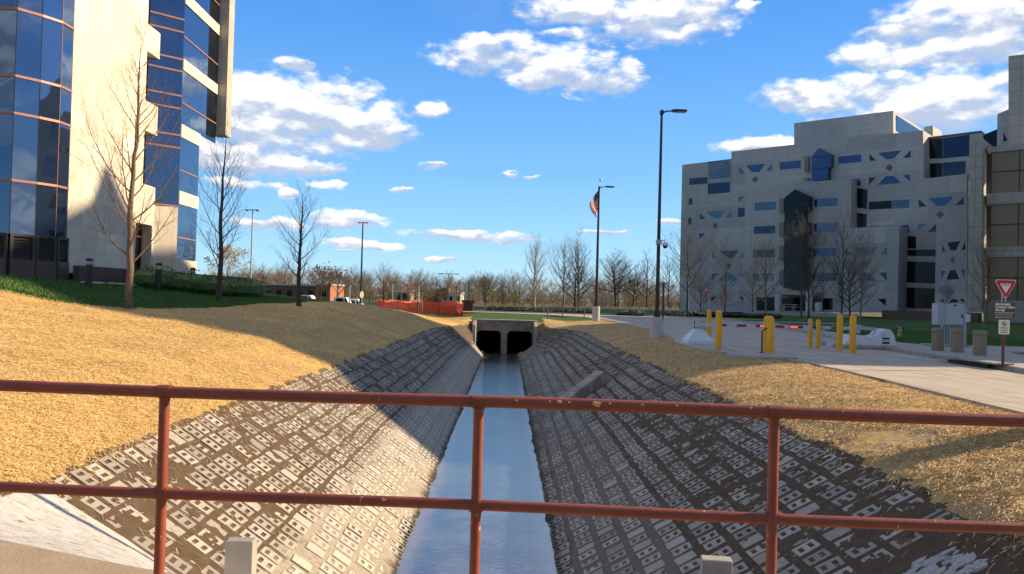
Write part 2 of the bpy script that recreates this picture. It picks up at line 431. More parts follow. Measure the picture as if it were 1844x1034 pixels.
# upper limit of the straw on the left: measured from the picture
GL = [(-40, 25), (-16.5, 25), (-13.6, 25.6), (-12.2, 26.0), (-11.2, 28.5), (-11.0, 34), (-12.2, 40), (-11.2, 47), (-10.6, 52), (-10.5, 58)]
def straw_far(xm): return np.interp(xm, [-200, -22, -16.5, -14.0, -12.6, -11.6, -11.0], [22.5, 23.0, 24.3, 25.5, 26.2, 30, 60])
lim_y = straw_far(cxm)
leftstraw = (cxm < ltm + jag) & (cxm > -26) & (cym < lim_y + jag * 6) & (cym < 57)
leftstraw |= (cxm < ltm + jag) & (cxm > -11.2 + jag * 3) & (cym < 72)
behind_c = (cym > 59.2) & (cxm > -11) & (cxm < 1)
leftstraw &= ~((cym > 66 + jag * 5))
right_edge = road_left(np.clip(cym, -20, 74)) - .08
rightstraw = (cxm > rtm + jag) & (cxm < right_edge + .6) & (cym < 66)
soil = (cxm > ltm + jag) & (cxm < rtm + jag) & (cym < 59.2)
zone[leftstraw | rightstraw] = 1
zone[soil & ~(leftstraw | rightstraw)] = 0
idx = np.arange(ny * nx).reshape(ny, nx)
Q = np.stack([idx[:-1, :-1], idx[:-1, 1:], idx[1:, 1:], idx[1:, :-1]], -1)
allv = np.stack([GX, GY, GZ], -1).reshape(-1, 3)
def grid_obj(name, sel, material):
    q = Q[sel].reshape(-1, 4); u, inv = np.unique(q, return_inverse=True)
    v = allv[u]; f = inv.reshape(-1, 4)
    me = bpy.data.meshes.new(name); me.vertices.add(len(v)); me.vertices.foreach_set('co', v.astype(np.float32).ravel())
    me.loops.add(f.size); me.loops.foreach_set('vertex_index', f.astype(np.int32).ravel())
    me.polygons.add(len(f)); me.polygons.foreach_set('loop_start', np.arange(0, f.size, 4, dtype=np.int32))
    me.polygons.foreach_set('use_smooth', np.ones(len(f), bool)); me.update(calc_edges=True); me.validate()
    me.materials.append(material); o = bpy.data.objects.new(name, me); scene.collection.objects.link(o)
    o['kind'] = 'structure'; return o
def soil_mat():
    mm = bpy.data.materials.new('bank_soil'); mm.use_nodes = True; n = NT(mm.node_tree); p = n.n['Principled BSDF']; P = n.pos()
    X, Y, Z = n.sep(P)
    brown = n.mix(n.ramp(n.noise(P, 5, 6, .7), .3, .7), (.10, .064, .036), (.165, .112, .066))
    brown = n.mix(n.smooth(n.noise(P, 38, 4, .7), .52, .72), brown, (.10, .066, .042))
    brown = n.mix(n.smooth(n.noise(P, 90, 2, .5), .68, .78), brown, (.46, .36, .22))
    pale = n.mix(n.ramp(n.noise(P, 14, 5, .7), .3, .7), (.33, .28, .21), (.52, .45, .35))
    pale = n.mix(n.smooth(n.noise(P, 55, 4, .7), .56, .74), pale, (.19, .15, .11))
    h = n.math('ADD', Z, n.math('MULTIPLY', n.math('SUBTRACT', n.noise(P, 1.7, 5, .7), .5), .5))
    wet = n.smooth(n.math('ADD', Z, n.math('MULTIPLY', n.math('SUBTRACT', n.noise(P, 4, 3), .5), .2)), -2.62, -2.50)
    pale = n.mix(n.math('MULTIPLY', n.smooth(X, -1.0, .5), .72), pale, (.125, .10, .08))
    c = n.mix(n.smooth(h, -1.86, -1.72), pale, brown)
    c = n.mix(wet, (.06, .05, .04), c)
    n.put(p.inputs['Base Color'], c); p.inputs['Roughness'].default_value = .92; p.inputs['Specular IOR Level'].default_value = .25
    b = n.new('ShaderNodeBump'); b.inputs['Strength'].default_value = .9; b.inputs['Distance'].default_value = .02
    n.put(b.inputs['Height'], n.noise(P, 45, 6, .7)); n.l.new(b.outputs[0], p.inputs['Normal']); return mm
def straw_mat():
    mm = bpy.data.materials.new('straw_mulch'); mm.use_nodes = True; n = NT(mm.node_tree); p = n.n['Principled BSDF']; P = n.pos()
    X = n.sep(P)[0]
    v1 = n.noise(n.scale(P, (24, 7, 24)), 1, 4, .75, 1.2); v2 = n.noise(n.scale(P, (7, 26, 7)), 1, 4, .75, 1.2)
    v = n.math('MAXIMUM', v1, v2)
    c = n.mix(n.smooth(v, .42, .72), (.42, .24, .065), (.86, .57, .19))
    c = n.mix(n.smooth(n.noise(P, .55, 4, .6), .45, .7), c, (.80, .52, .16))
    c = n.mix(n.math('MULTIPLY', n.smooth(n.noise(P, 2.3, 5, .75), .56, .68), .55), c, (.25, .165, .08))
    # the right bank was mulched with a paler, thinner cover
    rg = n.math('MULTIPLY', n.smooth(X, 1, 4), n.smooth(n.noise(P, 1.1, 5, .7), .42, .60))
    c = n.mix(n.math('MULTIPLY', rg, .6), c, (.52, .39, .21))
    n.put(p.inputs['Base Color'], c); p.inputs['Roughness'].default_value = .8; p.inputs['Specular IOR Level'].default_value = .3
    b = n.new('ShaderNodeBump'); b.inputs['Strength'].default_value = 1.0; b.inputs['Distance'].default_value = .035
    n.put(b.inputs['Height'], v); n.l.new(b.outputs[0], p.inputs['Normal']); return mm
def lawn_mat():
    mm = bpy.data.materials.new('lawn'); mm.use_nodes = True; n = NT(mm.node_tree); p = n.n['Principled BSDF']; P = n.pos()
    c = n.mix(n.ramp(n.noise(P, 9, 6, .75), .3, .7), (.035, .085, .012), (.085, .175, .022))
    c = n.mix(n.smooth(n.noise(P, .35, 4, .6), .45, .65), c, (.075, .125, .022))
    c = n.mix(n.smooth(n.noise(P, .9, 5, .7), .60, .72), c, (.15, .13, .05))
    Y = n.sep(P)[1]
    far = n.smooth(Y, 130, 190)
    c = n.mix(far, c, n.mix(n.noise(P, .05, 4), (.20, .15, .07), (.10, .10, .045)))
    n.put(p.inputs['Base Color'], c); p.inputs['Roughness'].default_value = .85; p.inputs['Specular IOR Level'].default_value = .2
    b = n.new('ShaderNodeBump'); b.inputs['Strength'].default_value = .8; b.inputs['Distance'].default_value = .05
    n.put(b.inputs['Height'], n.noise(P, 22, 4, .7)); n.l.new(b.outputs[0], p.inputs['Normal']); return mm
SOIL, STRAW, LAWN = soil_mat(), straw_mat(), lawn_mat()
cut = (cym > 58.85) & (cym < 59.35) & (cxm > -2.75) & (cxm < 1.85)
zone[(cym > 58.6) & (cym < 60.2) & (np.abs(cxm + .45) < 4) & (zone == 2)] = 1
zone[cut] = 9
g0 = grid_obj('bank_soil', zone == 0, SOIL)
g1 = grid_obj('straw_ground', zone == 1, STRAW)
g2 = grid_obj('lawn', zone == 2, LAWN)
# ------------------------------------------------------------------ concrete blocks of both banks
def block_template(solid=False, broken=0):
    ax = [-.198, -.135, -.048, .048, .135, .198]; ay = [-.094, -.05, .05, .094]
    v = [(x, y, 0) for y in ay for x in ax]; f = []
    for j in range(3):
        for i in range(5):
            if not solid and j == 1 and i in (1, 3): continue
            if broken == 1 and i == 4: continue
            if broken == 2 and j == 2: continue
            f.append((j * 6 + i, j * 6 + i + 1, (j + 1) * 6 + i + 1, (j + 1) * 6 + i))
    # walls: every edge used by one face only drops down
    from collections import Counter
    cnt = Counter()
    for q in f:
        for a, b in zip(q, q[1:] + q[:1]): cnt[tuple(sorted((a, b)))] += 1
    nv = len(v); low = {}
    for q in list(f):
        for a, b in zip(q, q[1:] + q[:1]):
            if cnt[tuple(sorted((a, b)))] == 1:
                for k in (a, b):
                    if k not in low: low[k] = len(v); v.append((v[k][0], v[k][1], -.075))
                f.append((b, a, low[a], low[b]))
    return np.array(v, float), f
TEMPL = [block_template(), block_template(True), block_template(False, 1), block_template(False, 2)]
def block_mat():
    mm = bpy.data.materials.new('block_concrete'); mm.use_nodes = True; n = NT(mm.node_tree); p = n.n['Principled BSDF']; P = n.pos()
    X, Y, Z = n.sep(P)
    isl = n.new('ShaderNodeNewGeometry').outputs['Random Per Island']
    c = n.mix(isl, (.32, .285, .24), (.52, .47, .39))
    c = n.mix(n.smooth(n.noise(P, 16, 6, .75), .52, .72), c, (.27, .215, .155))
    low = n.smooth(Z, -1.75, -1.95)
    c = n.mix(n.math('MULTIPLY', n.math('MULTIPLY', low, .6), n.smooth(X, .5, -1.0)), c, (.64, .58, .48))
    c = n.mix(n.smooth(n.noise(P, 30, 4, .7), .62, .70), c, (.17, .13, .09))
    wet = n.smooth(Z, -2.52, -2.62)
    c = n.mix(n.math('MULTIPLY', wet, .8), c, (.08, .07, .055))
    n.put(p.inputs['Base Color'], c); p.inputs['Roughness'].default_value = .88; p.inputs['Specular IOR Level'].default_value = .3
    b = n.new('ShaderNodeBump'); b.inputs['Strength'].default_value = .5; b.inputs['Distance'].default_value = .01
    n.put(b.inputs['Height'], n.noise(P, 90, 3, .7)); n.l.new(b.outputs[0], p.inputs['Normal']); return mm
BLOCK = block_mat()
def blocks(side, name):
    rnd = random.Random(5 + side); V = []; F = []; nb = 0
    rows = 11
    for r in range(rows):
        yy = 8.05 + rnd.random() * .1
        ph = rnd.random() * 6
        while yy < 58.6:
            top = float(left_top(yy) if side < 0 else right_top(yy)); c = float(xc(yy)); w = c + side * 1.22
            wid = abs(top - w)
            fr = (r + .45 + .012 * math.sin(yy * .4 + ph)) / rows
            x = w + side * fr * wid - side * .02
            sl = math.atan2((TOPZ_L if side < 0 else TOPZ_R) - WZ, wid)
            yy0 = yy; yy += .30 + abs(rnd.gauss(0, .008)) + (.06 if rnd.random() < .03 else 0)
            if rnd.random() < .015: continue
            z = H(x, yy0)
            k = rnd.random(); T = TEMPL[1] if k < .13 else TEMPL[2] if k < .17 else TEMPL[3] if k < .20 else TEMPL[0]
            v = T[0].copy()
            squeeze = min(1.0, wid / rows / math.cos(sl) / .366)
            v[:, 0] *= squeeze * .715; v[:, 1] *= 1.20
            a = rnd.gauss(0, .035); tilt = rnd.gauss(0, .02)
            ca, sa = math.cos(a), math.sin(a)
            vx = v[:, 0] * ca - v[:, 1] * sa; vy = v[:, 0] * sa + v[:, 1] * ca; vz = v[:, 2] + vy * tilt + rnd.gauss(0, .004) + .006
            # tilt to the slope: +x of the block runs up the bank
            px = side * (vx * math.cos(sl) - vz * math.sin(sl)); pz = vx * math.sin(sl) + vz * math.cos(sl)
            jx = rnd.gauss(0, .012)
            V.append(np.stack([x + jx + px, yy0 + vy, z + pz + (jx * side) * math.tan(sl)], 1))
            F += [tuple(i + nb for i in q) for q in T[1]]; nb += len(v)
    V = np.concatenate(V)
    return mesh_obj(name, V.tolist(), F, BLOCK)
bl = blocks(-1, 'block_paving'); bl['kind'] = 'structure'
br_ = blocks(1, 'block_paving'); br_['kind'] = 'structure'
# ------------------------------------------------------------------ loose straw: single stalks
def stalks(name, count, region, seed, cols, wid=(.0022, .005), ln=(.03, .085)):
    rs = np.random.RandomState(seed); xs_, ys_ = region(rs, count)
    z0 = height(xs_, ys_); z = z0 + micro(xs_, ys_, z0) + rs.uniform(.004, .03, len(xs_))
    a = rs.uniform(0, math.pi, len(xs_)); l = rs.uniform(*ln, len(xs_)) / 2; w = rs.uniform(*wid, len(xs_)) * (1 + ys_ * .05) / 2
    tl = rs.normal(0, .22, len(xs_)) ; dx, dy = np.cos(a) * l, np.sin(a) * l; wx, wy = -np.sin(a) * w, np.cos(a) * w
    # follow the slope
    h1 = height(xs_ + dx, ys_ + dy) - z0; h2 = height(xs_ - dx, ys_ - dy) - z0
    dz = tl * l
    v = np.stack([np.stack([xs_ - dx - wx, ys_ - dy - wy, z + h2 - dz], 1), np.stack([xs_ + dx - wx, ys_ + dy - wy, z + h1 + dz], 1),
                  np.stack([xs_ + dx + wx, ys_ + dy + wy, z + h1 + dz + w * .8], 1), np.stack([xs_ - dx + wx, ys_ - dy + wy, z + h2 - dz + w * .8], 1)], 1).reshape(-1, 3)
    n = len(xs_); f = np.arange(4 * n).reshape(n, 4)
    me = bpy.data.meshes.new(name); me.vertices.add(4 * n); me.vertices.foreach_set('co', v.astype(np.float32).ravel())
    me.loops.add(4 * n); me.loops.foreach_set('vertex_index', f.astype(np.int32).ravel())
    me.polygons.add(n); me.polygons.foreach_set('loop_start', np.arange(0, 4 * n, 4, dtype=np.int32)); me.update(calc_edges=True)
    mm = bpy.data.materials.new(name); mm.use_nodes = True; q = NT(mm.node_tree); p = q.n['Principled BSDF']
    isl = q.new('ShaderNodeNewGeometry').outputs['Random Per Island']
    q.put(p.inputs['Base Color'], q.mix(isl, cols[0], cols[1])); p.inputs['Roughness'].default_value = .6
    me.materials.append(mm); o = bpy.data.objects.new(name, me); scene.collection.objects.link(o); return o
def reg_left(rs, n):
    u = rs.uniform(0, 1, n * 2); yy = 7.0 * (60 / 7.0) ** (u ** 1.3); xx = rs.uniform(-19, -4.6, n * 2)
    keep = (xx < left_top(yy) + .15 * rs.normal(0, 1, n * 2)) & (xx > -.70 * yy - 1) & (yy < straw_far(xx) + .3 * rs.normal(0, 1, n * 2))
    keep &= fbm(xx * .7, yy * .45, 71, 4) + .15 * rs.normal(0, 1, n * 2) < .55
    return xx[keep][:n], yy[keep][:n]
def reg_right(rs, n):
    u = rs.uniform(0, 1, n * 2); yy = 6.0 * (62 / 6.0) ** (u ** 1.3); xx = rs.uniform(4.2, 8.6, n * 2)
    rl = road_left(yy)
    keep = (xx > right_top(yy) + .22 * rs.normal(0, 1, n * 2)) & (xx < rl + np.abs(rs.normal(0, .12, n * 2)) - .05) & (xx < .72 * yy + 1.5)
    keep &= fbm(xx * .9, yy * .7, 72, 4) + .12 * rs.normal(0, 1, n * 2) < .22
    return xx[keep][:n], yy[keep][:n]
tag(stalks('loose_straw', 190000, reg_left, 1, ((.62, .38, .11), (.95, .72, .32))), 'golden loose straw stalks lying over the sunny left bank', 'straw', kind='stuff')
tag(stalks('loose_straw', 100000, reg_right, 2, ((.50, .33, .13), (.95, .74, .40))), 'paler loose straw stalks on the right bank beside the driveway', 'straw', kind='stuff')
def reg_soil(rs, n):
    yy = rs.uniform(7.5, 40, n); s = np.where(rs.uniform(0, 1, n) < .5, -1, 1)
    t = rs.uniform(0, 1, n) ** .6
    xx = np.where(s < 0, xc(yy) - 1.3 + t * (left_top(yy) - xc(yy) + 1.3), xc(yy) + 1.3 + t * (right_top(yy) - xc(yy) - 1.3))
    return xx, yy
tag(stalks('straw_litter', 9000, reg_soil, 3, ((.20, .14, .08), (.62, .47, .26)), (.003, .007), (.03, .10)), 'scattered straw bits blown among the bank blocks', 'straw litter', kind='stuff')
# grass blades of the lawn edge and lawn near the straw
def reg_grass(rs, n):
    xx = rs.uniform(-21, -10.5, n * 2); yy = rs.uniform(22.5, 46, n * 2)
    keep = yy > straw_far(xx) - .35 + .2 * rs.normal(0, 1, n * 2); return xx[keep][:n], yy[keep][:n]
def blades(name, region, count, seed, h=(.05, .12)):
    rs = np.random.RandomState(seed); x_, y_ = region(rs, count); n = len(x_)
    z = height(x_, y_); hh = rs.uniform(*h, n); a = rs.uniform(0, 6.28, n); w = rs.uniform(.008, .018, n)
    lx, ly = rs.normal(0, .03, n), rs.normal(0, .03, n); z = z + micro(x_, y_, z) - .01
    v = np.stack([np.stack([x_ - np.cos(a) * w, y_ - np.sin(a) * w, z], 1), np.stack([x_ + np.cos(a) * w, y_ + np.sin(a) * w, z], 1), np.stack([x_ + lx, y_ + ly, z + hh], 1)], 1).reshape(-1, 3)
    f = np.arange(3 * n)
    me = bpy.data.meshes.new(name); me.vertices.add(3 * n); me.vertices.foreach_set('co', v.astype(np.float32).ravel())
    me.loops.add(3 * n); me.loops.foreach_set('vertex_index', f.astype(np.int32)); me.polygons.add(n)
    me.polygons.foreach_set('loop_start', np.arange(0, 3 * n, 3, dtype=np.int32)); me.update(calc_edges=True)
    mm = bpy.data.materials.new(name); mm.use_nodes = True; q = NT(mm.node_tree); p = q.n['Principled BSDF']
    isl = q.new('ShaderNodeNewGeometry').outputs['Random Per Island']
    q.put(p.inputs['Base Color'], q.mix(isl, (.035, .10, .010), (.12, .24, .03))); p.inputs['Roughness'].default_value = .6
    me.materials.append(mm); o = bpy.data.objects.new(name, me); scene.collection.objects.link(o); return o
tag(blades('grass_blades', reg_grass, 60000, 8), 'short green grass on the rise before the glass office building', 'grass', kind='stuff')
def reg_grass_r(rs, n):
    xx = rs.uniform(14.5, 30, n * 2); yy = rs.uniform(26, 60, n * 2)
    keep = ((yy > 33.2) | ((xx > 18.0) & (yy < 28.6))) & (xx > 16.6 + (yy - 33) * .20)
    return xx[keep][:n], yy[keep][:n]
tag(blades('grass_blades', reg_grass_r, 40000, 9), 'short green grass of the shaded lawn right of the driveway', 'grass', kind='stuff')
# ------------------------------------------------------------------ water
def water_mat():
    mm = bpy.data.materials.new('water'); mm.use_nodes = True; n = NT(mm.node_tree); p = n.n['Principled BSDF']; P = n.pos()
    c = n.mix(n.smooth(n.noise(P, 1.2, 5, .7), .4, .65), (.07, .08, .085), (.15, .145, .13))
    Xw, Yw, Zw = n.sep(P)
    dd = n.math('ABSOLUTE', n.math('ADD', n.math('ADD', Xw, .35), n.math('MULTIPLY', Yw, .006)))
    dd = n.math('ADD', dd, n.math('MULTIPLY', n.math('SUBTRACT', n.noise(P, 2.2, 5, .7), .5), .5))
    c = n.mix(n.smooth(dd, .85, 1.25), c, (.27, .225, .165))
    n.put(p.inputs['Base Color'], c)
    p.inputs['Roughness'].default_value = .02; p.inputs['IOR'].default_value = 2.3; p.inputs['Specular IOR Level'].default_value = .9
    b = n.new('ShaderNodeBump'); b.inputs['Strength'].default_value = .10; b.inputs['Distance'].default_value = .05
    Y = n.sep(P)[1]
    h = n.math('ADD', n.noise(n.scale(P, (1, 2.2, 1)), 5, 4, .6, .4), n.math('MULTIPLY', n.noise(n.scale(P, (1, 1.8, 1)), 22, 3, .6), .25))
    n.put(b.inputs['Strength'], n.ramp(Y, 8, 45, .07, .35))
    n.put(b.inputs['Height'], h); n.l.new(b.outputs[0], p.inputs['Normal']); return mm
wy = np.linspace(-8, 75, 60); wv = []
for q in wy: wv += [(float(xc(q)) - 1.7, q, WZ + .015), (float(xc(q)) + 1.7, q, WZ + .015)]
wo = mesh_obj('channel_water', wv, [(2 * i, 2 * i + 1, 2 * i + 3, 2 * i + 2) for i in range(59)], water_mat()); wo['kind'] = 'structure'
# ------------------------------------------------------------------ driveway, kerbs, pavements
def sheet(name, pts, z, material, thick=None):
    n = len(pts); tri = tessellate_polygon([[Vector((p[0], p[1], 0)) for p in pts]])
    v = [(p[0], p[1], z) for p in pts]; f = [tuple(t) for t in tri]
    # face up
    out = []
    for t in f:
        a, b, c = (Vector(v[i]) for i in t)
        out.append(t if (b - a).cross(c - a).z > 0 else t[::-1])
    if thick:
        v += [(p[0], p[1], z - thick) for p in pts]
        out += [(i, (i + 1) % n, n + (i + 1) % n, n + i) for i in range(n)]
    o = mesh_obj(name, v, out, material); o['kind'] = 'structure'; return o
def road_mat():
    mm = bpy.data.materials.new('road_concrete'); mm.use_nodes = True; n = NT(mm.node_tree); p = n.n['Principled BSDF']; P = n.pos()
    c = n.mix(n.ramp(n.noise(P, 1.3, 6, .7), .3, .7), (.47, .38, .275), (.60, .505, .38))
    c = n.mix(n.math('MULTIPLY', n.smooth(n.noise(n.scale(P, (2.2, .16, 1)), 1, 5, .7), .48, .70), .75), c, (.27, .225, .175))
    c = n.mix(n.math('MULTIPLY', n.smooth(n.noise(P, .5, 5, .75), .55, .66), .5), c, (.30, .25, .19))
    br = n.new('ShaderNodeTexBrick'); n.put(br.inputs['Vector'], P); br.offset = 0; br.inputs['Scale'].default_value = 1
    br.inputs['Brick Width'].default_value = 4.2; br.inputs['Row Height'].default_value = 4.6; br.inputs['Mortar Size'].default_value = .018
    br.inputs['Color1'].default_value = br.inputs['Color2'].default_value = (1, 1, 1, 1); br.inputs['Mortar'].default_value = (.45, .42, .38, 1)
    c = n.mix(1, c, br.outputs[0], 'MULTIPLY')
    c = n.mix(n.smooth(n.noise(P, 60, 3, .7), .66, .74), c, (.25, .21, .16))
    n.put(p.inputs['Base Color'], c); p.inputs['Roughness'].default_value = .8
    b = n.new('ShaderNodeBump'); b.inputs['Strength'].default_value = .3; b.inputs['Distance'].default_value = .01
    n.put(b.inputs['Height'], n.noise(P, 80, 3)); n.l.new(b.outputs[0], p.inputs['Normal']); return mm
ROAD = road_mat()
yl = [-10, 4, 12, 16, 20, 23, 24.5, 25.2, 26, 28, 31, 34, 36, 40, 45, 55, 64, 70]
left_e = [(float(road_left(q)) + .03 * math.sin(q * 3), q) for q in yl]
kerb = [(13.2, -10), (13.3, 20), (13.8, 25), (14.0, 28), (15.0, 33), (16.6, 42), (18.6, 54), (20.6, 68), (21.6, 80), (20.5, 83), (17, 85.5), (11, 86.5), (0, 88), (-60, 90)]
near2 = [(7, 74), (3.5, 80), (-4, 84.5), (-12, 86), (-60, 87.5)]
sheet('driveway', left_e + near2 + kerb[::-1], .0, ROAD, .12)
KERB = mat('kerb_concrete', (.36, .33, .28), .85, bump=.3, var=.2, vscale=3, col2=(.24, .21, .16), c2scale=2, c2lo=.5, c2hi=.7)
def strip(name, line, w, z0, z1, material, side=1):
    mb = MB(); P_ = [Vector((a, b, 0)) for a, b in line]; offs = []
    for i, p in enumerate(P_):
        d = (P_[min(i + 1, len(P_) - 1)] - P_[max(i - 1, 0)]).normalized(); offs.append(Vector((d.y, -d.x, 0)) * w * side)
    b = 0
    for p, o in zip(P_, offs):
        c = .02
        mb.v += [(p.x, p.y, z0), (p.x + o.x * .08, p.y + o.y * .08, z1 - c), (p.x + o.x * .25, p.y + o.y * .25, z1), (p.x + o.x, p.y + o.y, z1), (p.x + o.x, p.y + o.y, z0)]
    for i in range(len(P_) - 1):
        for k in range(4): mb._f([i * 5 + k, i * 5 + k + 1, i * 5 + 5 + k + 1, i * 5 + 5 + k])
    mb._f([0, 1, 2, 3, 4]); mb._f([len(P_) * 5 - 1 - k for k in range(5)])
    o = mb.build(name, material); o['kind'] = 'structure'; return o
def densify(line, st=.8):
    out = []
    for a, b in zip(line, line[1:]):
        n = max(1, int(math.hypot(b[0] - a[0], b[1] - a[1]) / st))
        out += [(a[0] + (b[0] - a[0]) * i / n, a[1] + (b[1] - a[1]) * i / n) for i in range(n)]
    return out + [line[-1]]
kk = kerb[:10]
strip('kerb', kk, .16, -.05, .13, KERB)
strip('kerb', kerb[9:], .16, -.05, .12, KERB)
PAVE = mat('pavement_concrete', (.44, .385, .32), .85, bump=.3, var=.14, vscale=2, col2=(.34, .29, .23), c2scale=1.2, c2lo=.52, c2hi=.75)
sheet('pavement', [(13.36, -10), (13.46, 20), (13.96, 25), (14.16, 28), (15.16, 33), (16.76, 42), (18.76, 54), (20.76, 68), (22.3, 68), (20.3, 54), (18.3, 42), (17.0, 34), (17.2, 33), (60, 33.4), (60, 29), (18.4, 28.7), (17.6, 27), (17.2, 20), (17.0, -10)], .115, PAVE, .2)
FARK = mat('far_kerb', (.50, .47, .42), .8)
# storm drain opening in the kerb
rt_ = empty('storm_drain', (13.35, 22.6, 0), 'dark kerb inlet slot of the storm drain near the yield sign', 'storm drain')
mb = MB(); mb.box((13.40, 22.6, .165), (.55, 3.0, .05), bev=.01); mb.build('cover_slab', KERB, rt_)
mb = MB(); mb.box((13.30, 22.6, .06), (.07, 2.0, .07)); mb.build('inlet_slot', black, rt_)  # solid black box stands in for the dark inside the slot
sheet('inlet_slab', [(6.7, 23.9), (7.5, 23.2), (8.6, 23.3), (8.4, 24.9), (7.0, 25.2)], .05, PAVE, .3)
# bridge deck, headwall, left apron
DECK = mat('deck_tan', (.46, .35, .22), .9, bump=.3, var=.12, vscale=3, col2=(.36, .26, .16), c2scale=2, c2lo=.55, c2hi=.75)
sheet('bridge_deck', [(-14, 8.8), (-3.3, 4.95), (-2.1, 4.48), (-1.6, 4.32), (8.2, 4.3), (8.2, -9), (-14, -9)], .0, DECK, .35)
sheet('bounce_cut_sheet', [(-40, 3.1), (40, 3.1), (40, -9), (-40, -9)], .006, mat('bounce_cut_dark', (.05, .048, .046), .85, bump=.5, bscale=90))  # unseen dark sheet added behind the camera to cut bounce from the deck
WASH = mat('washed_concrete', (.58, .56, .52), .85, bump=.8, bscale=70, var=.16, vscale=5, col2=(.33, .27, .18), c2scale=9, c2lo=.52, c2hi=.66)
def lerp(a, b, t): return Vector(a).lerp(Vector(b), t)
E1 = [(-4.85, 8.1, -.46), (-4.4, 8.15, -.76), (-4.0, 8.2, -1.02), (-3.6, 8.2, -1.28), (-2.6, 8.2, -1.95), (-1.6, 8.2, -2.6)]
E2 = [(-3.75, 5.15, -0.012), (-3.6, 5.08, -0.012), (-3.3, 4.97, -0.012), (-2.6, 4.7, -0.03), (-2.0, 4.48, -0.06), (-1.3, 4.35, -0.12)]
mb = MB(); n_ = 10
for a, b in zip(E1, E2):
    for i in range(n_ + 1):
        t = i / n_; p = lerp(a, b, t ** 1.0); mb.v.append((p.x, p.y, p.z + .02 * math.sin(t * math.pi) ))
for j in range(len(E1) - 1):
    for i in range(n_): mb._f([j * (n_ + 1) + i, (j + 1) * (n_ + 1) + i, (j + 1) * (n_ + 1) + i + 1, j * (n_ + 1) + i + 1])
k0 = len(mb.v)
for a in E1: mb.v.append((a[0], a[1] + .01, a[2] - .45))
for j in range(len(E1) - 1): mb._f([j * (n_ + 1), k0 + j, k0 + j + 1, (j + 1) * (n_ + 1)])
ap = mb.build('concrete_apron', WASH); ap['kind'] = 'structure'
mb = MB(); mb.box((3.2, 4.36, -1.7), (10, .12, 3.3)); hw = mb.build('bridge_face', concrete); hw['kind'] = 'structure'
# ------------------------------------------------------------------ walls with real openings
class Frame:
    """a vertical wall plane: p0 on the ground, u along it, n towards the open air"""
    def __init__(s, p0, u, toward=(0, 0, 0)):
        s.p0 = Vector((p0[0], p0[1], 0)); s.u = Vector((u[0], u[1], 0)).normalized()
        n = Vector((s.u.y, -s.u.x, 0)); s.n = n if (Vector(toward) - s.p0).dot(n) > 0 else -n
    def uv(s, px, py, off=0.0):
        p = on_plane(px, py, s.p0 + s.n * off, s.n); return ((p - s.p0).dot(s.u), p.z)
    def w(s, u, v, off=0.0): return s.p0 + s.u * u + s.n * off + Vector((0, 0, v))
    def poly(s, pts, off=0.0): return [s.uv(x, y, off) for x, y in pts]
def wall(fr, name, outer, holes, mat_, parent, off=0.0, depth=6.0, reveal=.35, back=True):
    """outer / holes: lists of (u, v); wall face at off, returns the wall mesh with reveals"""
    loops = [[Vector((a, b, 0)) for a, b in outer]] + [[Vector((a, b, 0)) for a, b in h] for h in holes]
    tri = tessellate_polygon(loops); flat = [p for l in loops for p in l]
    mb = MB(); mb.v = [tuple(fr.w(p.x, p.y, off)) for p in flat]
    for t in tri: mb._f(list(t))
    n = len(outer); b = len(mb.v)
    mb.v += [tuple(fr.w(u, v, off - depth)) for u, v in outer]
    for i in range(n): k = (i + 1) % n; mb._f([i, k, b + k, b + i])
    if back: mb._f([b + i for i in range(n)])
    s0 = n
    for h in holes:
        b = len(mb.v); m_ = len(h)
        mb.v += [tuple(fr.w(u, v, off - reveal)) for u, v in h]
        for i in range(m_): k = (i + 1) % m_; mb._f([s0 + i, s0 + k, b + k, b + i])
        s0 += m_
    o = mb.build(name, mat_, parent)
    bm = bmesh.new(); bm.from_mesh(o.data); bmesh.ops.recalc_face_normals(bm, faces=bm.faces); bm.to_mesh(o.data); bm.free()
    return o
def pane(fr, name, h, mat_, parent, off):
    mb = MB(); mb.prism([fr.w(u, v, off) for u, v in h], fr.n * -.06); return mb.build(name, mat_, parent)
def slab(fr, name, pts, mat_, parent, off, depth):
    mb = MB(); mb.prism([fr.w(u, v, off) for u, v in pts], fr.n * -depth); return mb.build(name, mat_, parent)
def inset(h, d):
    c = (sum(p[0] for p in h) / len(h), sum(p[1] for p in h) / len(h))
    return [(p[0] + (c[0] - p[0]) * d, p[1] + (c[1] - p[1]) * d) for p in h]
# ================================================================== left office building
stoneL = stone_mat('limestone_panels', (.80, .705, .56), (0, 1), 1.15, 1.05, groove=(.70, .66, .60), tone=.06, big=(2.3, 4.2))
stoneC = stone_mat('limestone_panels_east', (.74, .655, .52), (0, 1), 1.6, 1.4, groove=(.80, .76, .70), tone=.03)
granite = stone_mat('brown_granite', (.115, .068, .048), (1, 0), 1.5, .8, groove=(.5, .5, .5), rough=.4)
glassL = glass_mat('blue_mirror_glass', (.15, .22, .33), .93, .02, .015)
glassD = glass_mat('dark_mirror_glass', (.045, .06, .09), .85, .05, .02)
mullion = mat('copper_mullion', (.42, .20, .13), .45, metal=.2, var=.1)
darkstone = stone_mat('weathered_stone', (.17, .155, .13), (1, 0), .9, .9, groove=(.4, .4, .4))
LB = empty('office_building', (-22, 38, 1.8), 'cream stone and blue mirror glass office building with rounded glass bay, left edge', 'office building')
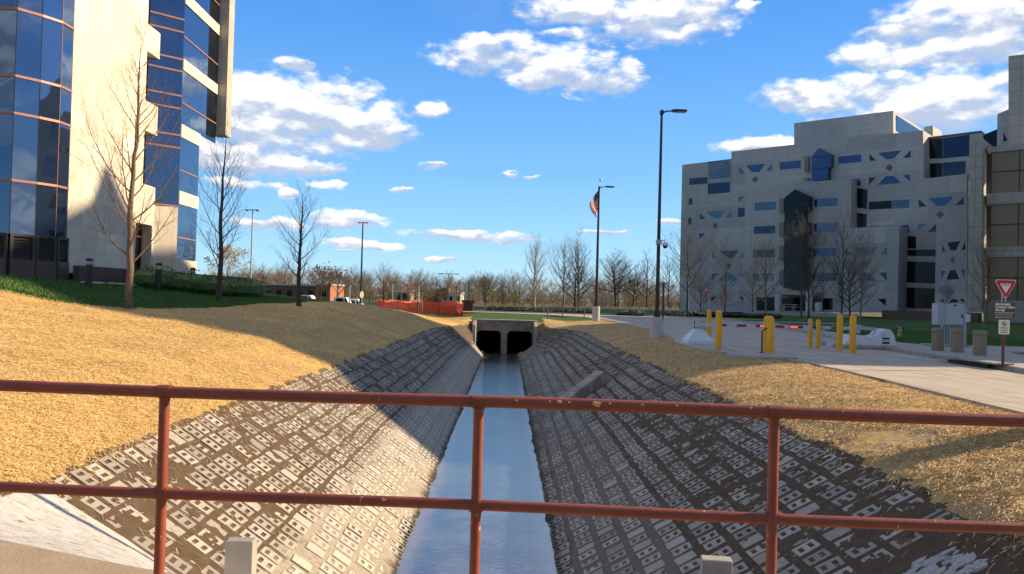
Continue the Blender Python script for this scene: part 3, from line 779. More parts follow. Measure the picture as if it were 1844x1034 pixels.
# rounded glass bay, facet by facet
bay = [(-26.6, 31.6), (-24.9, 31.25), (-22.9, 31.1), (-21.05, 31.15)]
for px_, Y_ in ((20, 31.1), (66, 31.85), (103, 32.6), (123, 33.4)):
    p = at_y(px_, 330, Y_); bay.append((p.x, p.y))
bay = bay[:3] + bay[4:]
ZB, ZS, ZP = 1.3, 2.62, 3.62
lines = [3.62] + [5.85 + 4.2 * i for i in range(4)] + [8.45 + 4.2 * i for i in range(4)] + [4.25]
lines = sorted([5.8, 8.5, 10.0, 12.7, 14.2, 16.9, 18.4, 21.1])
top_z = 22.0
for (x0, y0), (x1, y1) in zip(bay, bay[1:]):
    a, b = Vector((x0, y0, 0)), Vector((x1, y1, 0)); d = (b - a).normalized(); nn_ = Vector((d.y, -d.x, 0)); L = (b - a).length
    if nn_.y > 0: nn_ = -nn_
    zz = [ZP] + lines + [top_z]
    for k, (z0, z1) in enumerate(zip(zz, zz[1:])):
        mb = MB(); tw = random.Random(k * 7 + int(x0 * 10)).gauss(0, .0035)
        mb.prism([a + Vector((0, 0, z0)), b + Vector((0, 0, z0)) + nn_ * tw * 2, b + Vector((0, 0, z1)) + nn_ * tw, a + Vector((0, 0, z1))], nn_ * -.05)
        mb.build('glass_pane', glassL, LB)
    for z in lines:
        mb = MB(); mb.prism([a + nn_ * .05 + Vector((0, 0, z - .05)), b + nn_ * .05 + Vector((0, 0, z - .05)), b + nn_ * .05 + Vector((0, 0, z + .05)), a + nn_ * .05 + Vector((0, 0, z + .05))], nn_ * -.1)
        mb.build('mullion', mullion, LB)
    mb = MB(); mb.tube([b + Vector((0, 0, ZP)), b + Vector((0, 0, top_z))], .018, 6); mb.build('mullion', dark_metal if b.x < -19.5 else mullion, LB)
    # louvres under the glass
    lv = MB(); lv.prism([a + Vector((0, 0, ZS)), b + Vector((0, 0, ZS)), b + Vector((0, 0, ZP)), a + Vector((0, 0, ZP))], nn_ * -.2)
    q = a + d * .12; r_ = b - d * .12
    nl = 7
    for i in range(nl):
        z = ZS + .14 + i * (ZP - ZS - .24) / nl
        lv.face([q + nn_ * .02 + Vector((0, 0, z + .10)), r_ + nn_ * .02 + Vector((0, 0, z + .10)), r_ + nn_ * .10 + Vector((0, 0, z)), q + nn_ * .10 + Vector((0, 0, z))])
    for e in (a, b):
        s_ = d if e is a else -d
        lv.prism([e + nn_ * .12 + Vector((0, 0, ZS)), e + s_ * .12 + nn_ * .12 + Vector((0, 0, ZS)), e + s_ * .12 + nn_ * .12 + Vector((0, 0, ZP)), e + nn_ * .12 + Vector((0, 0, ZP))], nn_ * -.12)
    lv.prism([a + nn_ * .13 + Vector((0, 0, ZP - .06)), b + nn_ * .13 + Vector((0, 0, ZP - .06)), b + nn_ * .13 + Vector((0, 0, ZP + .05)), a + nn_ * .13 + Vector((0, 0, ZP + .05))], nn_ * -.12)
    lv.build('louvre', mat('bronze_louvre', (.045, .04, .036), .5), LB)
    gb = MB(); gb.prism([a + nn_ * .16 + Vector((0, 0, ZB)), b + nn_ * .16 + Vector((0, 0, ZB)), b + nn_ * .16 + Vector((0, 0, ZS)), a + nn_ * .16 + Vector((0, 0, ZS))], nn_ * -.5); gb.build('plinth', granite, LB)
cb = bay[-1]
# stone wall running away from the bay
WD = Vector((-.023, 1, 0)).normalized()
FS = Frame((cb[0] + .02, cb[1], 0), WD, toward=(50, 40, 0))
uA = FS.uv(258, 300)[0]; uB = FS.uv(281, 300)[0]; uC = uB + .9
sill = FS.uv(140, 478)[1]
zz = lambda px, py: FS.uv(px, py)[1]
dr = [FS.uv(245, 400), FS.uv(287, 405)]
dz0, dz1 = 1.9, zz(262, 404)
notch = [(14.0, 15.45), (9.85, 11.5), (18.2, 19.6)]
outer = [(0, sill - .35), (uB, sill - .35), (uB, 7.05)]
outer += [(uA, 7.05), (uA, 9.85), (uB, 9.85), (uB, 11.4), (uA, 11.4), (uA, 14.0), (uB, 14.0), (uB, 15.4), (uA, 15.4), (uA, 18.2), (uB, 18.2), (uB, 19.6), (uA, 19.6), (uA, 22), (0, 22)]
door = [(dr[0][0], dz0), (uB - .25, dz0), (uB - .25, dz1), (dr[0][0], dz1)]
door = [(d_[0], max(d_[1], sill - .3)) for d_ in door]
wall(FS, 'wall', outer, [door], stoneL, LB, 0, 3.0, .7)
dp = pane(FS, 'door', door, glassD, LB, -.6)
mb = MB(); dm = (door[0][0] + door[1][0]) / 2
for u_ in (door[0][0] + .04, dm, door[1][0] - .04): mb.tube([FS.w(u_, door[0][1], -.55), FS.w(u_, door[2][1], -.55)], .045, 4)
mb.tube([FS.w(door[0][0], door[0][1] + 2.1, -.55), FS.w(door[1][0], door[0][1] + 2.1, -.55)], .05, 4)
mb.build('door_frame', mat('red_brown_frame', (.16, .035, .025), .5), dp)
# angled glass between the stone wall and the east wing
g0p = FS.w(uB, 0, -.02); chd = Vector((1.08, 1, 0)).normalized()
FC = Frame(g0p - chd * .55, chd, toward=(0, 0, 0))
uE = 0
for _ in range(60):
    p = FC.w(uE, 8); pr = px_dir(317 + 5, 300); uE += .03
    if p.x / p.y > pr.x / pr.y: break
cz = [FC.uv(317, y)[1] for y in (32.6, 55.6, 105, 127, 171.6, 194.6, 243, 266)]
cz = sorted(cz); stp = cz[-1] - cz[-3]
zz2 = [6.15]
lz = [z for z in cz if z > 6.3]; lz = sorted(lz + [lz[-1] + 1.5, lz[-1] + 4.2 - 1.4, lz[-1] + 5.7])
lz = [z for z in lz if z < 21.8]
allz = [6.15] + lz + [22]
for z0, z1 in zip(allz, allz[1:]): pane(FC, 'glass_pane', [(-.0, z0), (uE, z0), (uE, z1), (-.0, z1)], glassL, LB, 0)
for z in lz + [6.17]:
    mb = MB(); mb.prism([FC.w(0, z - .045, .04), FC.w(uE, z - .045, .04), FC.w(uE, z + .045, .04), FC.w(0, z + .045, .04)], FC.n * -.08)
    mb.build('mullion', mullion, LB)
slab(FC, 'wall', [(.5, 1.5), (uE, 1.5), (uE, 6.1), (.5, 6.1)], stoneL, LB, .0, .6)
# east wing: stripes of glass and stone
ep = FC.w(uE, 0, 0)
FE = Frame(ep, WD, toward=(50, 45, 0))
def ez(py, px_=318): return FE.uv(px_, py)[1]
uL = FE.uv(356, 350)[0]; uM = FE.uv(373, 150)[0]; uN = FE.uv(393, 120)[0]
zover = FE.uv(385, 233)[1]
bands = [(467, 487), (342, 366), (219, 243), (97, 118)]
bz = [tuple(sorted((ez(a), ez(b)))) for a, b in bands]
sp = bz[2][0] - bz[1][0]; bz.append((bz[3][0] + sp, bz[3][1] + sp)); bz[0] = (1.6, bz[0][1])
midl = [ez(427), ez(304), ez(179), ez(55), ez(55) + sp]
for i, (z0, z1) in enumerate(bz):
    ue = uL if z1 < zover - .5 else uN
    slab(FE, 'stone_band', [(0, z0), (ue, z0), (ue, z1), (0, z1)], stoneC, LB, .06, .5)
    zt = bz[i + 1][0] if i + 1 < len(bz) else 22
    for k, (g0_, g1_) in enumerate(((z1, midl[i]), (midl[i], zt))):
        ue2 = uL if g1_ < zover + .4 else uN
        pane(FE, 'glass_pane', [(0, g0_), (min(ue2, uM if ue2 == uN else ue2), g0_), (min(ue2, uM if ue2 == uN else ue2), g1_), (0, g1_)], glassL, LB, 0)
        if ue2 == uN: pane(FE, 'glass_pane', [(uM, g0_), (uN, g0_), (uN, g1_), (uM, g1_)], glassD, LB, -.02)
    mb = MB(); ue2 = uL if midl[i] < zover else uN
    mb.prism([FE.w(0, midl[i] - .035, .04), FE.w(ue2, midl[i] - .035, .04), FE.w(ue2, midl[i] + .035, .04), FE.w(0, midl[i] + .035, .04)], FE.n * -.08)
    mb.build('mullion', mullion, LB)
# overhanging end pier and underside
pz0 = zover - .25
Pn = FE.w(uN, 0, 0); wdt = .78
a_ = at_y(392, 150, Pn.y); b_ = at_y(409, 150, Pn.y)
mb = MB(); x0_, x1_ = Pn.x - .2, b_.x
mb.prism([(x0_, Pn.y, pz0), (x1_, Pn.y, pz0), (x1_, Pn.y, 22), (x0_, Pn.y, 22)], (0, .9, 0))
mb.build('pier', stone_mat('pier_stone', (.50, .44, .36), (1, 0), .9, .85, groove=(.5, .5, .5)), LB)
mb = MB(); mb.prism([FE.w(uL + .02, zover, -.05), FE.w(uN, zover, -.05), FE.w(uN, zover, -4), FE.w(uL + .02, zover, -4)], (0, 0, -.18)); mb.build('soffit', mullion, LB)
# body behind
mb = MB()
mb.box((-25.5, 40.0, 11.7), (11, 9.5, 20.4), rz=.02); mb.box((-24.2, 43.4, 11.6), (8.8, 1.6, 20)); mb.box((-24, 46.2, 17), (10, 3.2, 9.9))
mb.build('body', darkstone, LB)
# low granite garden wall in front of it
gw = MB()
ga, gbp, gc = Vector((cb[0] + .5, cb[1] - .3, 0)), at_y(330, 500, 41.5), at_y(463, 505, 50.0)
line_ = [ga, Vector((gbp.x, gbp.y, 0)), Vector((gc.x, gc.y, 0))]
zt_ = [2.50, at_y(330, 492, 41.5).z, at_y(463, 502, 50).z]
for i in range(2):
    p, q = line_[i], line_[i + 1]; d = (q - p).normalized(); nn_ = Vector((d.y, -d.x, 0)) * .3
    gw.prism([p + Vector((0, 0, .9)), q + Vector((0, 0, .9)), q + Vector((0, 0, zt_[i + 1])), p + Vector((0, 0, zt_[i]))], nn_)
tag(gw.build('garden_wall', granite), 'low brown granite wall running along the lawn below the left office building', 'garden wall')
# stones and path strip at its foot, hedge
rs = random.Random(4); mb = MB()
for i in range(70):
    t = rs.random(); p = line_[0].lerp(line_[1], t * .8); z = H(p.x + .8, p.y - .8)
    mb.box((p.x + .75 + rs.random() * .5, p.y - .3 - rs.random() * .7, z + .05), (.12 + rs.random() * .1, .12, .09), rz=rs.random() * 3, bev=.02)
tag(mb.build('edging_stones', concrete_light), 'pale river stones spread along the foot of the granite wall', 'stones', kind='stuff')
def leaf_mat(name, c1, c2):
    mm = bpy.data.materials.new(name); mm.use_nodes = True; q = NT(mm.node_tree); p = q.n['Principled BSDF']
    isl = q.new('ShaderNodeNewGeometry').outputs['Random Per Island']
    q.put(p.inputs['Base Color'], q.mix(isl, c1, c2)); p.inputs['Roughness'].default_value = .55; return mm
def leaves(mb, c, r, count, size, rs, shell=.0):
    c = Vector(c)
    for _ in range(count):
        while True:
            v = Vector((rs.uniform(-1, 1), rs.uniform(-1, 1), rs.uniform(-1, 1)))
            if shell <= v.length <= 1: break
        p = c + Vector((v.x * r[0], v.y * r[1], v.z * r[2]))
        a = Vector((rs.gauss(0, 1), rs.gauss(0, 1), rs.gauss(0, 1))).normalized() * size * rs.uniform(.6, 1.3); b = a.orthogonal().normalized() * a.length * .55
        mb.face([p - a, p + b * .8, p + a, p - b * .8])
def hedge(name, pts, w, h, label, mat_, seed, size=.07, dens=380, cat='hedge', group=None):
    rs = random.Random(seed); root = empty(name, (pts[0][0], pts[0][1], H(*pts[0])), label, cat, group); mb = MB(); core = MB()
    for p, q in zip(pts, pts[1:]):
        L = math.hypot(q[0] - p[0], q[1] - p[1]); n = max(1, int(L / (w * .38)))
        for i in range(n + 1):
            t = i / n; x, y = p[0] + (q[0] - p[0]) * t + rs.gauss(0, .06), p[1] + (q[1] - p[1]) * t + rs.gauss(0, .06); z = H(x, y)
            hh = h * rs.uniform(.88, 1.08)
            leaves(mb, (x, y, z + hh * .52), (w * .55, w * .55, hh * .52), dens, size, rs, .55)
            core.box((x, y, z + hh * .42), (w * .66, w * .66, hh * .74), rz=math.atan2(q[1] - p[1], q[0] - p[0]) + rs.gauss(0, .1), bev=.12 * w)
    core.build('inner_growth', mat_, root); mb.build('foliage', mat_, root); return root
HG = leaf_mat('hedge_leaves', (.05, .11, .02), (.13, .22, .05))
a_ = at_y(268, 500, 36); b_ = at_y(345, 505, 38.5); c_ = at_y(455, 515, 41)
hedge('clipped_hedge', [(a_.x, a_.y), (b_.x, b_.y), (c_.x, c_.y)], 1.7, 1.05, 'dark green clipped hedge on the lawn beside the left office building', HG, 3, .06, 420)
# path lights
def bollard_light(px_, base, top, label, dist):
    p0 = at_y(px_, base, dist)
    z = H(p0.x, p0.y); h = (at_y(px_, top, p0.y).z - z)
    root = empty('path_light', (p0.x, p0.y, z), label, 'path light', 'black cylindrical path lights by the glass building')
    mb = MB(); mb.lathe((p0.x, p0.y, z - .1), [(.13, 0), (.13, h * .78 + .1)], 14); smooth_by_angle(mb.build('post', dark_metal, root))
    mb = MB(); mb.lathe((p0.x, p0.y, z + h * .78), [(.10, 0), (.10, h * .12)], 14); smooth_by_angle(mb.build('lens', mat('frosted_lens', (.5, .48, .42), .3), root))
    mb = MB(); mb.lathe((p0.x, p0.y, z + h * .90), [(.135, 0), (.135, h * .06), (.09, h * .10)], 14); smooth_by_angle(mb.build('cap', dark_metal, root))
    return root
bollard_light(160, 507, 465, 'black path light nearest the rounded glass bay', 30.8)
bollard_light(285, 512, 473, 'black path light beside the left end of the clipped hedge, below the doors', 35.0)
bollard_light(347, 503, 482, 'black path light behind the hedge under the building corner', 39.5)
# ================================================================== right office building
UR = Vector((.742, -.670, 0)); BR = (66.0, 125.0, 0)
FR = Frame(BR, UR, toward=(0, 0, 0))
stoneR = stone_mat('grey_limestone', (.49, .475, .455), tuple(UR)[:2], 2.6, 1.0, groove=(.72, .72, .72), tone=.03, var=.09, msize=.03, big=(7.8, 4.0))
stoneR2 = stone_mat('pier_limestone', (.43, .40, .355), tuple(UR)[:2], 2.2, 1.75, groove=(.5, .5, .5), tone=.04, var=.06, msize=.04)
glassR = glass_mat('deep_blue_glass', (.06, .095, .17), .93, .06, .01)
glassW = [glassR, glass_mat('slate_blue_glass', (.10, .125, .17), .9, .05, .03), glass_mat('navy_glass', (.04, .055, .09), .9, .05, .02)]
glassK = glass_mat('black_glass', (.012, .016, .024), .4, .10, .02)
glassK.node_tree.nodes['Principled BSDF'].inputs['Specular IOR Level'].default_value = .35
diam = mat('brown_diamond', (.17, .14, .105), .6)
RB = empty('office_building', (50, 140, 0), 'large grey stone office building with lattice windows and stepped roofline, right', 'office building')
c1 = lambda pts: [(1210 + x / 4.924, 180 + y / 4.924) for x, y in pts]
c2 = lambda pts: [(1514 + x / 4.924, 180 + y / 4.924) for x, y in pts]
c3 = lambda pts: [(1210 + x / 4.924, 380 + y / 4.924) for x, y in pts]
c4 = lambda pts: [(1514 + x / 4.924, 380 + y / 4.924) for x, y in pts]
def mass(outer_px, off, depth, items, material=stoneR, reveal=.16, clipz=None):
    out = FR.poly(outer_px, off)
    out = [(u, max(v, -.5)) for u, v in out]
    hs = []
    for kind, pts in items: hs.append(FR.poly(pts, off))
    wall(FR, 'wall', out, hs, material, RB, off, depth, reveal)
    for (kind, pts), h in zip(items, hs):
        if kind == 'diamond': slab(FR, 'diamond_panel', h, diam, RB, off - .08, .2); continue
        mt = {'win': glassW[int(abs(h[0][0] * 7 + h[0][1] * 3)) % 3], 'dark': glassK, 'blind': mat('tan_panel', (.22, .20, .17), .7)}[kind]
        pane(FR, 'window', h, mt, RB, off - reveal + .06)
W = 'win'; D = 'diamond'; K = 'dark'
# left, lower wing
mass([(1228.5, 297), (1316.5, 286.5), (1316.5, 562), (1222.5, 562)], 0.0, 14, [
 (W, c1([(153, 697), (318, 684), (316, 742), (153, 755)])), (W, c1([(325, 552), (517, 541), (517, 690), (324, 704)])), (W, c1([(319, 743), (514, 726), (513, 836), (317, 849)])),
 (W, c1([(148, 874), (182, 872), (182, 930), (148, 932)])), (W, c3([(143, 62), (175, 60), (175, 120), (143, 122)])), (W, c3([(140, 235), (175, 233), (175, 285), (140, 287)])),
 (K, c3([(205, 765), (262, 765), (262, 825), (205, 825)]))])
slab(FR, 'roof_edge', FR.poly([(1275, 291.5), (1316, 286.5), (1316, 288), (1275, 293)]), mat('roof_trim', (.2, .2, .2), .5), RB, .1, .4)
# second layer on the left with lattice
mass([(1260 - 4, 352), (1345, 344), (1345, 562), (1250, 562)], 1.2, 6, [
 (W, c3([(248, 20), (297, 72), (248, 75)])), (W, c3([(305, 10), (468, -5), (430, 60), (370, 66)])), (W, c3([(525, 5), (525, 55), (475, 60)])), (D, c3([(382, 102), (408, 130), (382, 162), (356, 132)])),
 (W, c3([(585, -25), (648, -28), (648, 50), (585, 55)])), (W, c3([(243, 200), (297, 198), (243, 252)])), ('blind', c1([(592, 860), (643, 855), (592, 913)]))])
mass([(1274, 420), (1350, 418), (1350, 562), (1270, 562)], 2.2, 6, [
 (W, c3([(357, 360), (412, 415), (357, 420)])), (W, c3([(425, 355), (592, 350), (545, 415), (500, 418)])), (W, c3([(657, 352), (657, 415), (600, 418)])), (D, c3([(503, 460), (530, 487), (503, 515), (475, 487)])),
 (W, c3([(352, 556), (408, 555), (352, 620)])), (W, c3([(470, 552), (530, 552), (585, 620), (415, 620)])), (W, c3([(597, 553), (655, 553), (655, 615)])),
 (K, c3([(595, 762), (645, 762), (645, 818)])), (K, c3([(345, 760), (400, 760), (345, 812)]))])
# main wall
mass([(1317, 273), (1662, 234.5), (1664, 322), (1741, 313), (1741, 562), (1317, 562)], 0.6, 16, [
 (W, c1([(596, 592), (650, 650), (596, 655)])), (W, c1([(657, 582), (830, 567), (775, 637), (708, 642)])), (W, c1([(890, 565), (890, 625), (835, 630)])), (D, c1([(740, 676), (768, 703), (740, 735), (710, 705)])),
 (W, c1([(956, 553), (1142, 536), (1142, 604), (956, 620)])), (W, [(1509.5, 282.5), (1551, 278), (1551, 292), (1509.5, 295)]),
 (W, c2([(255, 478), (315, 538), (255, 541)])), (W, c2([(332, 470), (540, 447), (470, 522), (398, 528)])), (W, c2([(622, 443), (620, 512), (552, 515)])), (D, c2([(432, 567), (467, 602), (432, 637), (397, 603)])),
 (W, c2([(97, 702), (178, 697), (178, 762), (97, 765)])), (W, c2([(250, 690), (315, 685), (250, 755)])), (W, c2([(400, 678), (470, 675), (535, 737), (325, 755)])), (W, c2([(548, 667), (615, 662), (615, 725)])),
 (K, c2([(247, 905), (452, 892), (452, 965), (247, 972)])), (W, c2([(455, 892), (610, 882), (610, 955), (455, 965)])),
 (W, c2([(690, 878), (765, 945), (690, 951)])), (W, c2([(778, 873), (1003, 858), (925, 940), (850, 942)])), (W, c2([(1092, 858), (1092, 928), (1015, 935)])), (D, c4([(882, 0), (920, 30), (882, 66), (845, 35)])),
 (K, c2([(95, 770), (236, 797), (233, 968), (92, 950)])), (K, c2([(90, 990), (231, 1015), (228, 1142), (88, 1165)])),
 (W, c4([(540, 127), (605, 122), (605, 187), (540, 187)])), (W, c4([(685, 120), (755, 116), (685, 185)])), (W, c4([(850, 110), (850, 185), (768, 187)])),
 (K, c4([(538, 215), (668, 228), (668, 335), (535, 335)])), (K, c4([(535, 345), (845, 341), (845, 402), (535, 398)])), (K, c4([(532, 445), (845, 455), (840, 645), (528, 632)])), (K, c4([(525, 675), (838, 688), (830, 868), (520, 860)])),
 (K, c4([(240, 137), (512, 127), (512, 133), (240, 143)]))])
# recessed glass corner near the right end
mass([(1658, 252), (1769, 238.5), (1769, 334), (1658, 334)], -3.0, 8, [
 (K, c2([(748, 352), (903, 342), (903, 519), (745, 523)])), (W, c2([(906, 342), (1143, 308), (1140, 497), (906, 519)])),
 (K, c2([(743, 565), (903, 560), (900, 690), (740, 698)])), (W, c2([(906, 558), (1110, 541), (1105, 673), (904, 690)]))])
slab(FR, 'roof_edge', FR.poly([(1655, 250), (1768, 236), (1768, 238), (1655, 252)], -3), mat('roof_trim', (.2, .2, .2)), RB, -2.6, 6)
# front masses
mass([(1342, 337), (1532.5, 321.5), (1532.5, 562), (1338, 562)], 3.4, 6, [
 (W, c1([(733, 916), (922, 902), (922, 972), (733, 985)])), (W, c1([(1260, 882), (1470, 868), (1470, 940), (1260, 952)])),
 (W, c3([(728, 138), (916, 131), (916, 198), (727, 205)])), (W, c3([(1255, 115), (1465, 107), (1465, 178), (1255, 185)])),
 (W, c3([(722, 345), (912, 342), (912, 410), (722, 413)])), (W, c3([(1245, 335), (1458, 330), (1458, 400), (1245, 405)])),
 (W, c3([(720, 553), (905, 552), (903, 620), (720, 622)])), (W, c3([(1243, 552), (1452, 550), (1452, 620), (1243, 622)])),
 (K, c3([(750, 765), (910, 765), (910, 885), (750, 885)])), (K, c3([(970, 768), (1200, 768), (1200, 885), (970, 885)])), (K, c3([(1240, 775), (1425, 775), (1425, 885), (1240, 885)]))])
mass([(1521, 411.5), (1619.5, 406), (1616, 562), (1515, 562)], 5.2, 7, [
 (W, c4([(42, 340), (120, 392), (42, 392)])), (W, c4([(120, 325), (330, 320), (280, 390), (175, 392)])), (W, c4([(412, 320), (412, 387), (350, 390)])),
 (W, c4([(180, 548), (255, 548), (320, 620), (150, 620)])), (W, c4([(335, 548), (408, 545), (408, 618)])), (K, c4([(325, 780), (400, 778), (400, 845)])), (D, c4([(215, 440), (245, 468), (215, 500), (185, 468)]))])
mass([(1686, 402), (1742, 396), (1741, 562), (1683, 562)], 3.5, 7, [
 (W, c4([(900, 295), (932, 360), (900, 363)])), (K, c4([(943, 282), (1062, 265), (1022, 350), (975, 352)])), (K, c4([(1105, 272), (1105, 345), (1070, 345)])), (D, c4([(995, 402), (1015, 438), (995, 475), (975, 438)])),
 (W, c4([(893, 533), (930, 532), (893, 605)])), (K, c4([(968, 528), (1015, 523), (1053, 605), (935, 612)])), (W, c4([(1062, 520), (1100, 520), (1097, 595)])),
 (K, c4([(890, 785), (925, 783), (890, 812)])), (K, c4([(985, 783), (1030, 783), (1042, 812), (965, 812)])), (K, c4([(1055, 780), (1093, 780), (1093, 822)]))])
# pier with large slabs
mass([(1747, 251), (1768.5, 248.5), (1768, 562), (1741, 562)], 6.0, 9, [], stoneR2)
# projecting dark glass oriels with pointed heads
def oriel(px_pts, off, dep, name='oriel'):
    h = FR.poly(px_pts, off); o = slab(FR, name, h, glassK if off > 3 else glassR, RB, off, dep)
    mb = MB()
    us = [p[0] for p in h]; u0, u1 = min(us), max(us); vs = [p[1] for p in h]; v1 = sorted(vs)[-2]; v0 = min(vs)
    n = int((v1 - v0) / 2.05)
    for i in range(1, n + 1): mb.prism([FR.w(u0, v0 + i * 2.05 - .06, off + .05), FR.w(u1, v0 + i * 2.05 - .06, off + .05), FR.w(u1, v0 + i * 2.05 + .06, off + .05), FR.w(u0, v0 + i * 2.05 + .06, off + .05)], FR.n * -.1)
    mb.build('mullion', dark_metal, o)
    return o
oriel(c1([(1240, 716), (1240, 500), (1305, 425), (1410, 480), (1410, 585), (1384, 612), (1384, 706)]), 2.0, 2)
p_a = c1([(1020, 1), (1020, 1)])
oriel([(1411.5, 519), (1413, 356), (1431.5, 341), (1457, 353), (1456, 377), (1449, 383), (1447, 398), (1456, 400), (1455, 418), (1447, 424), (1447, 441), (1455, 444), (1453, 463), (1447, 468), (1447, 485), (1453, 488), (1450, 519)], 5.2, 2.2)
for yv in (358, 400, 443, 487):
    h = FR.poly([(1404, yv), (1412.5, yv - .6), (1412.5, yv + 24), (1404, yv + 25)], 3.6); slab(FR, 'stone_ear', h, mat('ear_stone', (.26, .25, .23), .8), RB, 3.9, .7)
for yv in ((283, 26), (321, 3)):
    h = FR.poly([(1449.5, yv[0]), (1457, yv[0] - .8), (1457, yv[0] + yv[1]), (1449.5, yv[0] + yv[1])], .8); slab(FR, 'stone_ear', h, mat('ear_stone', (.2, .2, .2)), RB, 1.1, .7)
# entrance canopy and columns
slab(FR, 'canopy', FR.poly([(1391, 523), (1461, 525), (1461, 532), (1391, 530)], 7.5), concrete, RB, 7.5, 4)
for x_ in (1402, 1457):
    u, v = FR.uv(x_, 545, 7.2); mb = MB(); q = FR.w(u, 0, 7.2); zt = FR.uv(x_, 530, 7.2)[1]; mb.lathe((q.x, q.y, -.2), [(.55, 0), (.55, zt + .2)], 16); smooth_by_angle(mb.build('column', concrete_light, RB))
# plinth
slab(FR, 'plinth', [(FR.uv(1588, 560, 9)[0], -.3), (FR.uv(1760, 560, 9)[0], -.3), (FR.uv(1760, 560, 9)[0], 1.25), (FR.uv(1588, 560, 9)[0], 1.25)], granite, RB, 9, 3)
# penthouse
pr = FR.poly([(1430, 222), (1608.5, 199.5), (1608.5, 262), (1430, 280)], -6)
slab(FR, 'penthouse', pr, stoneR, RB, -6, 22)
u_, v_ = FR.uv(1608.5, 199.5, -6)
mb = MB(); mb.prism([FR.w(u_ + .06, v_ - 3.2, -7.5), FR.w(u_ + .06, v_ - 3.2, -27), FR.w(u_ + .06, v_ - .5, -27), FR.w(u_ + .06, v_ - .5, -7.5)], UR * .05); mb.build('window', glassR, RB)
pr = FR.poly([(1664, 229), (1680, 226), (1680, 262), (1664, 262)], -9); slab(FR, 'stair_tower', pr, stoneR, RB, -9, 6)
# brown glass wing: bands of glass between stone, carried on beyond the picture
bw = [(265, 275), (349, 369), (445, 463), (541, 560)]
stoneB = stoneR2
glassB = glass_mat('bronze_glass', (.20, .16, .11), .55, .38, .03)
offb = 4.2
ub0 = FR.uv(1776, 400, offb)[0]; ub1 = ub0 + 26
zb = [(FR.uv(1780, a, offb)[1], FR.uv(1780, b, offb)[1]) for a, b in bw]
BG = empty('glass_office_wing', tuple(FR.w(ub0, 0, offb)), 'bronze glass office wing behind the yield sign at the right edge', 'office building')
for i, (zt, zb_) in enumerate(zb):
    zb2 = zb_ if i < 3 else -.3
    slab(FR, 'stone_band', [(ub0, zb2), (ub1, zb2), (ub1, zt), (ub0, zt)], stoneB, BG, offb, 9)
    if i < 3:
        z0 = zb[i + 1][0]; z1 = zb_; zm = (z0 + z1) / 2 + .15
        for k in range(7):
            a = ub0 + .5 + k * 3.55
            for q0, q1 in ((z0, zm), (zm, z1)): pane(FR, 'glass_pane', [(a, q0), (a + 3.5, q0), (a + 3.5, q1), (a, q1)], glassB, BG, offb - .35)
        mb = MB()
        for k in range(8):
            a = ub0 + .47 + k * 3.55; mb.prism([FR.w(a - .05, z0, offb - .25), FR.w(a + .05, z0, offb - .25), FR.w(a + .05, z1, offb - .25), FR.w(a - .05, z1, offb - .25)], FR.n * -.2)
        mb.prism([FR.w(ub0, zm - .07, offb - .24), FR.w(ub1, zm - .07, offb - .24), FR.w(ub1, zm + .07, offb - .24), FR.w(ub0, zm + .07, offb - .24)], FR.n * -.2)
        mb.build('mullion', dark_metal, BG)
# end return, its shade painted in as a darker stone colour
slab(FR, 'corner_pier', [(FR.uv(1769, 400, 4.6)[0], -.3), (ub0 + .2, -.3), (ub0 + .2, zb[0][0]), (FR.uv(1769, 400, 4.6)[0], zb[0][0])], mat('pier_painted_shade', (.12, .115, .105), .7), BG, 2.6, 4)
# stepped towers above
slab(FR, 'tower', FR.poly([(1816, 101), (1852, 97), (1852, 270), (1816, 270)], -1), stoneR2, BG, -1, 8)
slab(FR, 'tower', FR.poly([(1796, 206), (1818, 196), (1818, 270), (1795, 270)], -3), stoneR, BG, -3, 8)
slab(FR, 'tower', FR.poly([(1768, 238), (1797, 226), (1797, 270), (1768, 262)], -2), glassK, BG, -4, 6)
slab(FR, 'window', FR.poly([(1807, 238), (1813, 252), (1807, 255)], -2.9), glassK, BG, -2.9, .3)
SV = empty('added_shade_wing', (68, 82, 0), 'flat roofed stone wing added beyond the right edge to cast shade, behind the sloping one', 'office building')  # unseen wing added to shade the far part of the road
mb = MB(); mb.box((73, 83, 13.3), (12, 27, 27.2)); mb.build('wall', stone_mat('rear_shade_wing_stone', (.42, .40, .37), (0, 1), 2.5, 1.2), SV)
for j in range(6):
    for i in range(6):
        mb = MB(); mb.box((66.98, 72 + i * 4.4, 3 + j * 4.0), (.1, 2.8, 1.9)); mb.build('window', glassR, SV)
# ------------------------------------------------------------------ unseen wing added beyond the right edge, shaped to throw the evening shade
SW = empty('added_shade_wing', (50, 40, 0), 'unseen stone wing with sloping roofs added beyond the right edge to cast shade', 'office building')
prof_ = [(34.6, -.3), (34.6, 23.5), (40, 29.2), (50, 36.0), (54.4, 37.9), (54.4, 39.4), (58, 36.4), (68, 32), (68, -.3)]
mb = MB(); mb.prism([(50, a, b) for a, b in prof_], (12, 0, 0)); mb.build('wall', stone_mat('shade_wing_stone', (.42, .40, .37), (0, 1), 2.5, 1.2), SW)
for j in range(5):
    for i in range(7):
        mb = MB(); mb.box((49.98, 38 + i * 4, 3 + j * 4.2), (.1, 2.6, 2.0)); mb.build('window', glassR, SW)
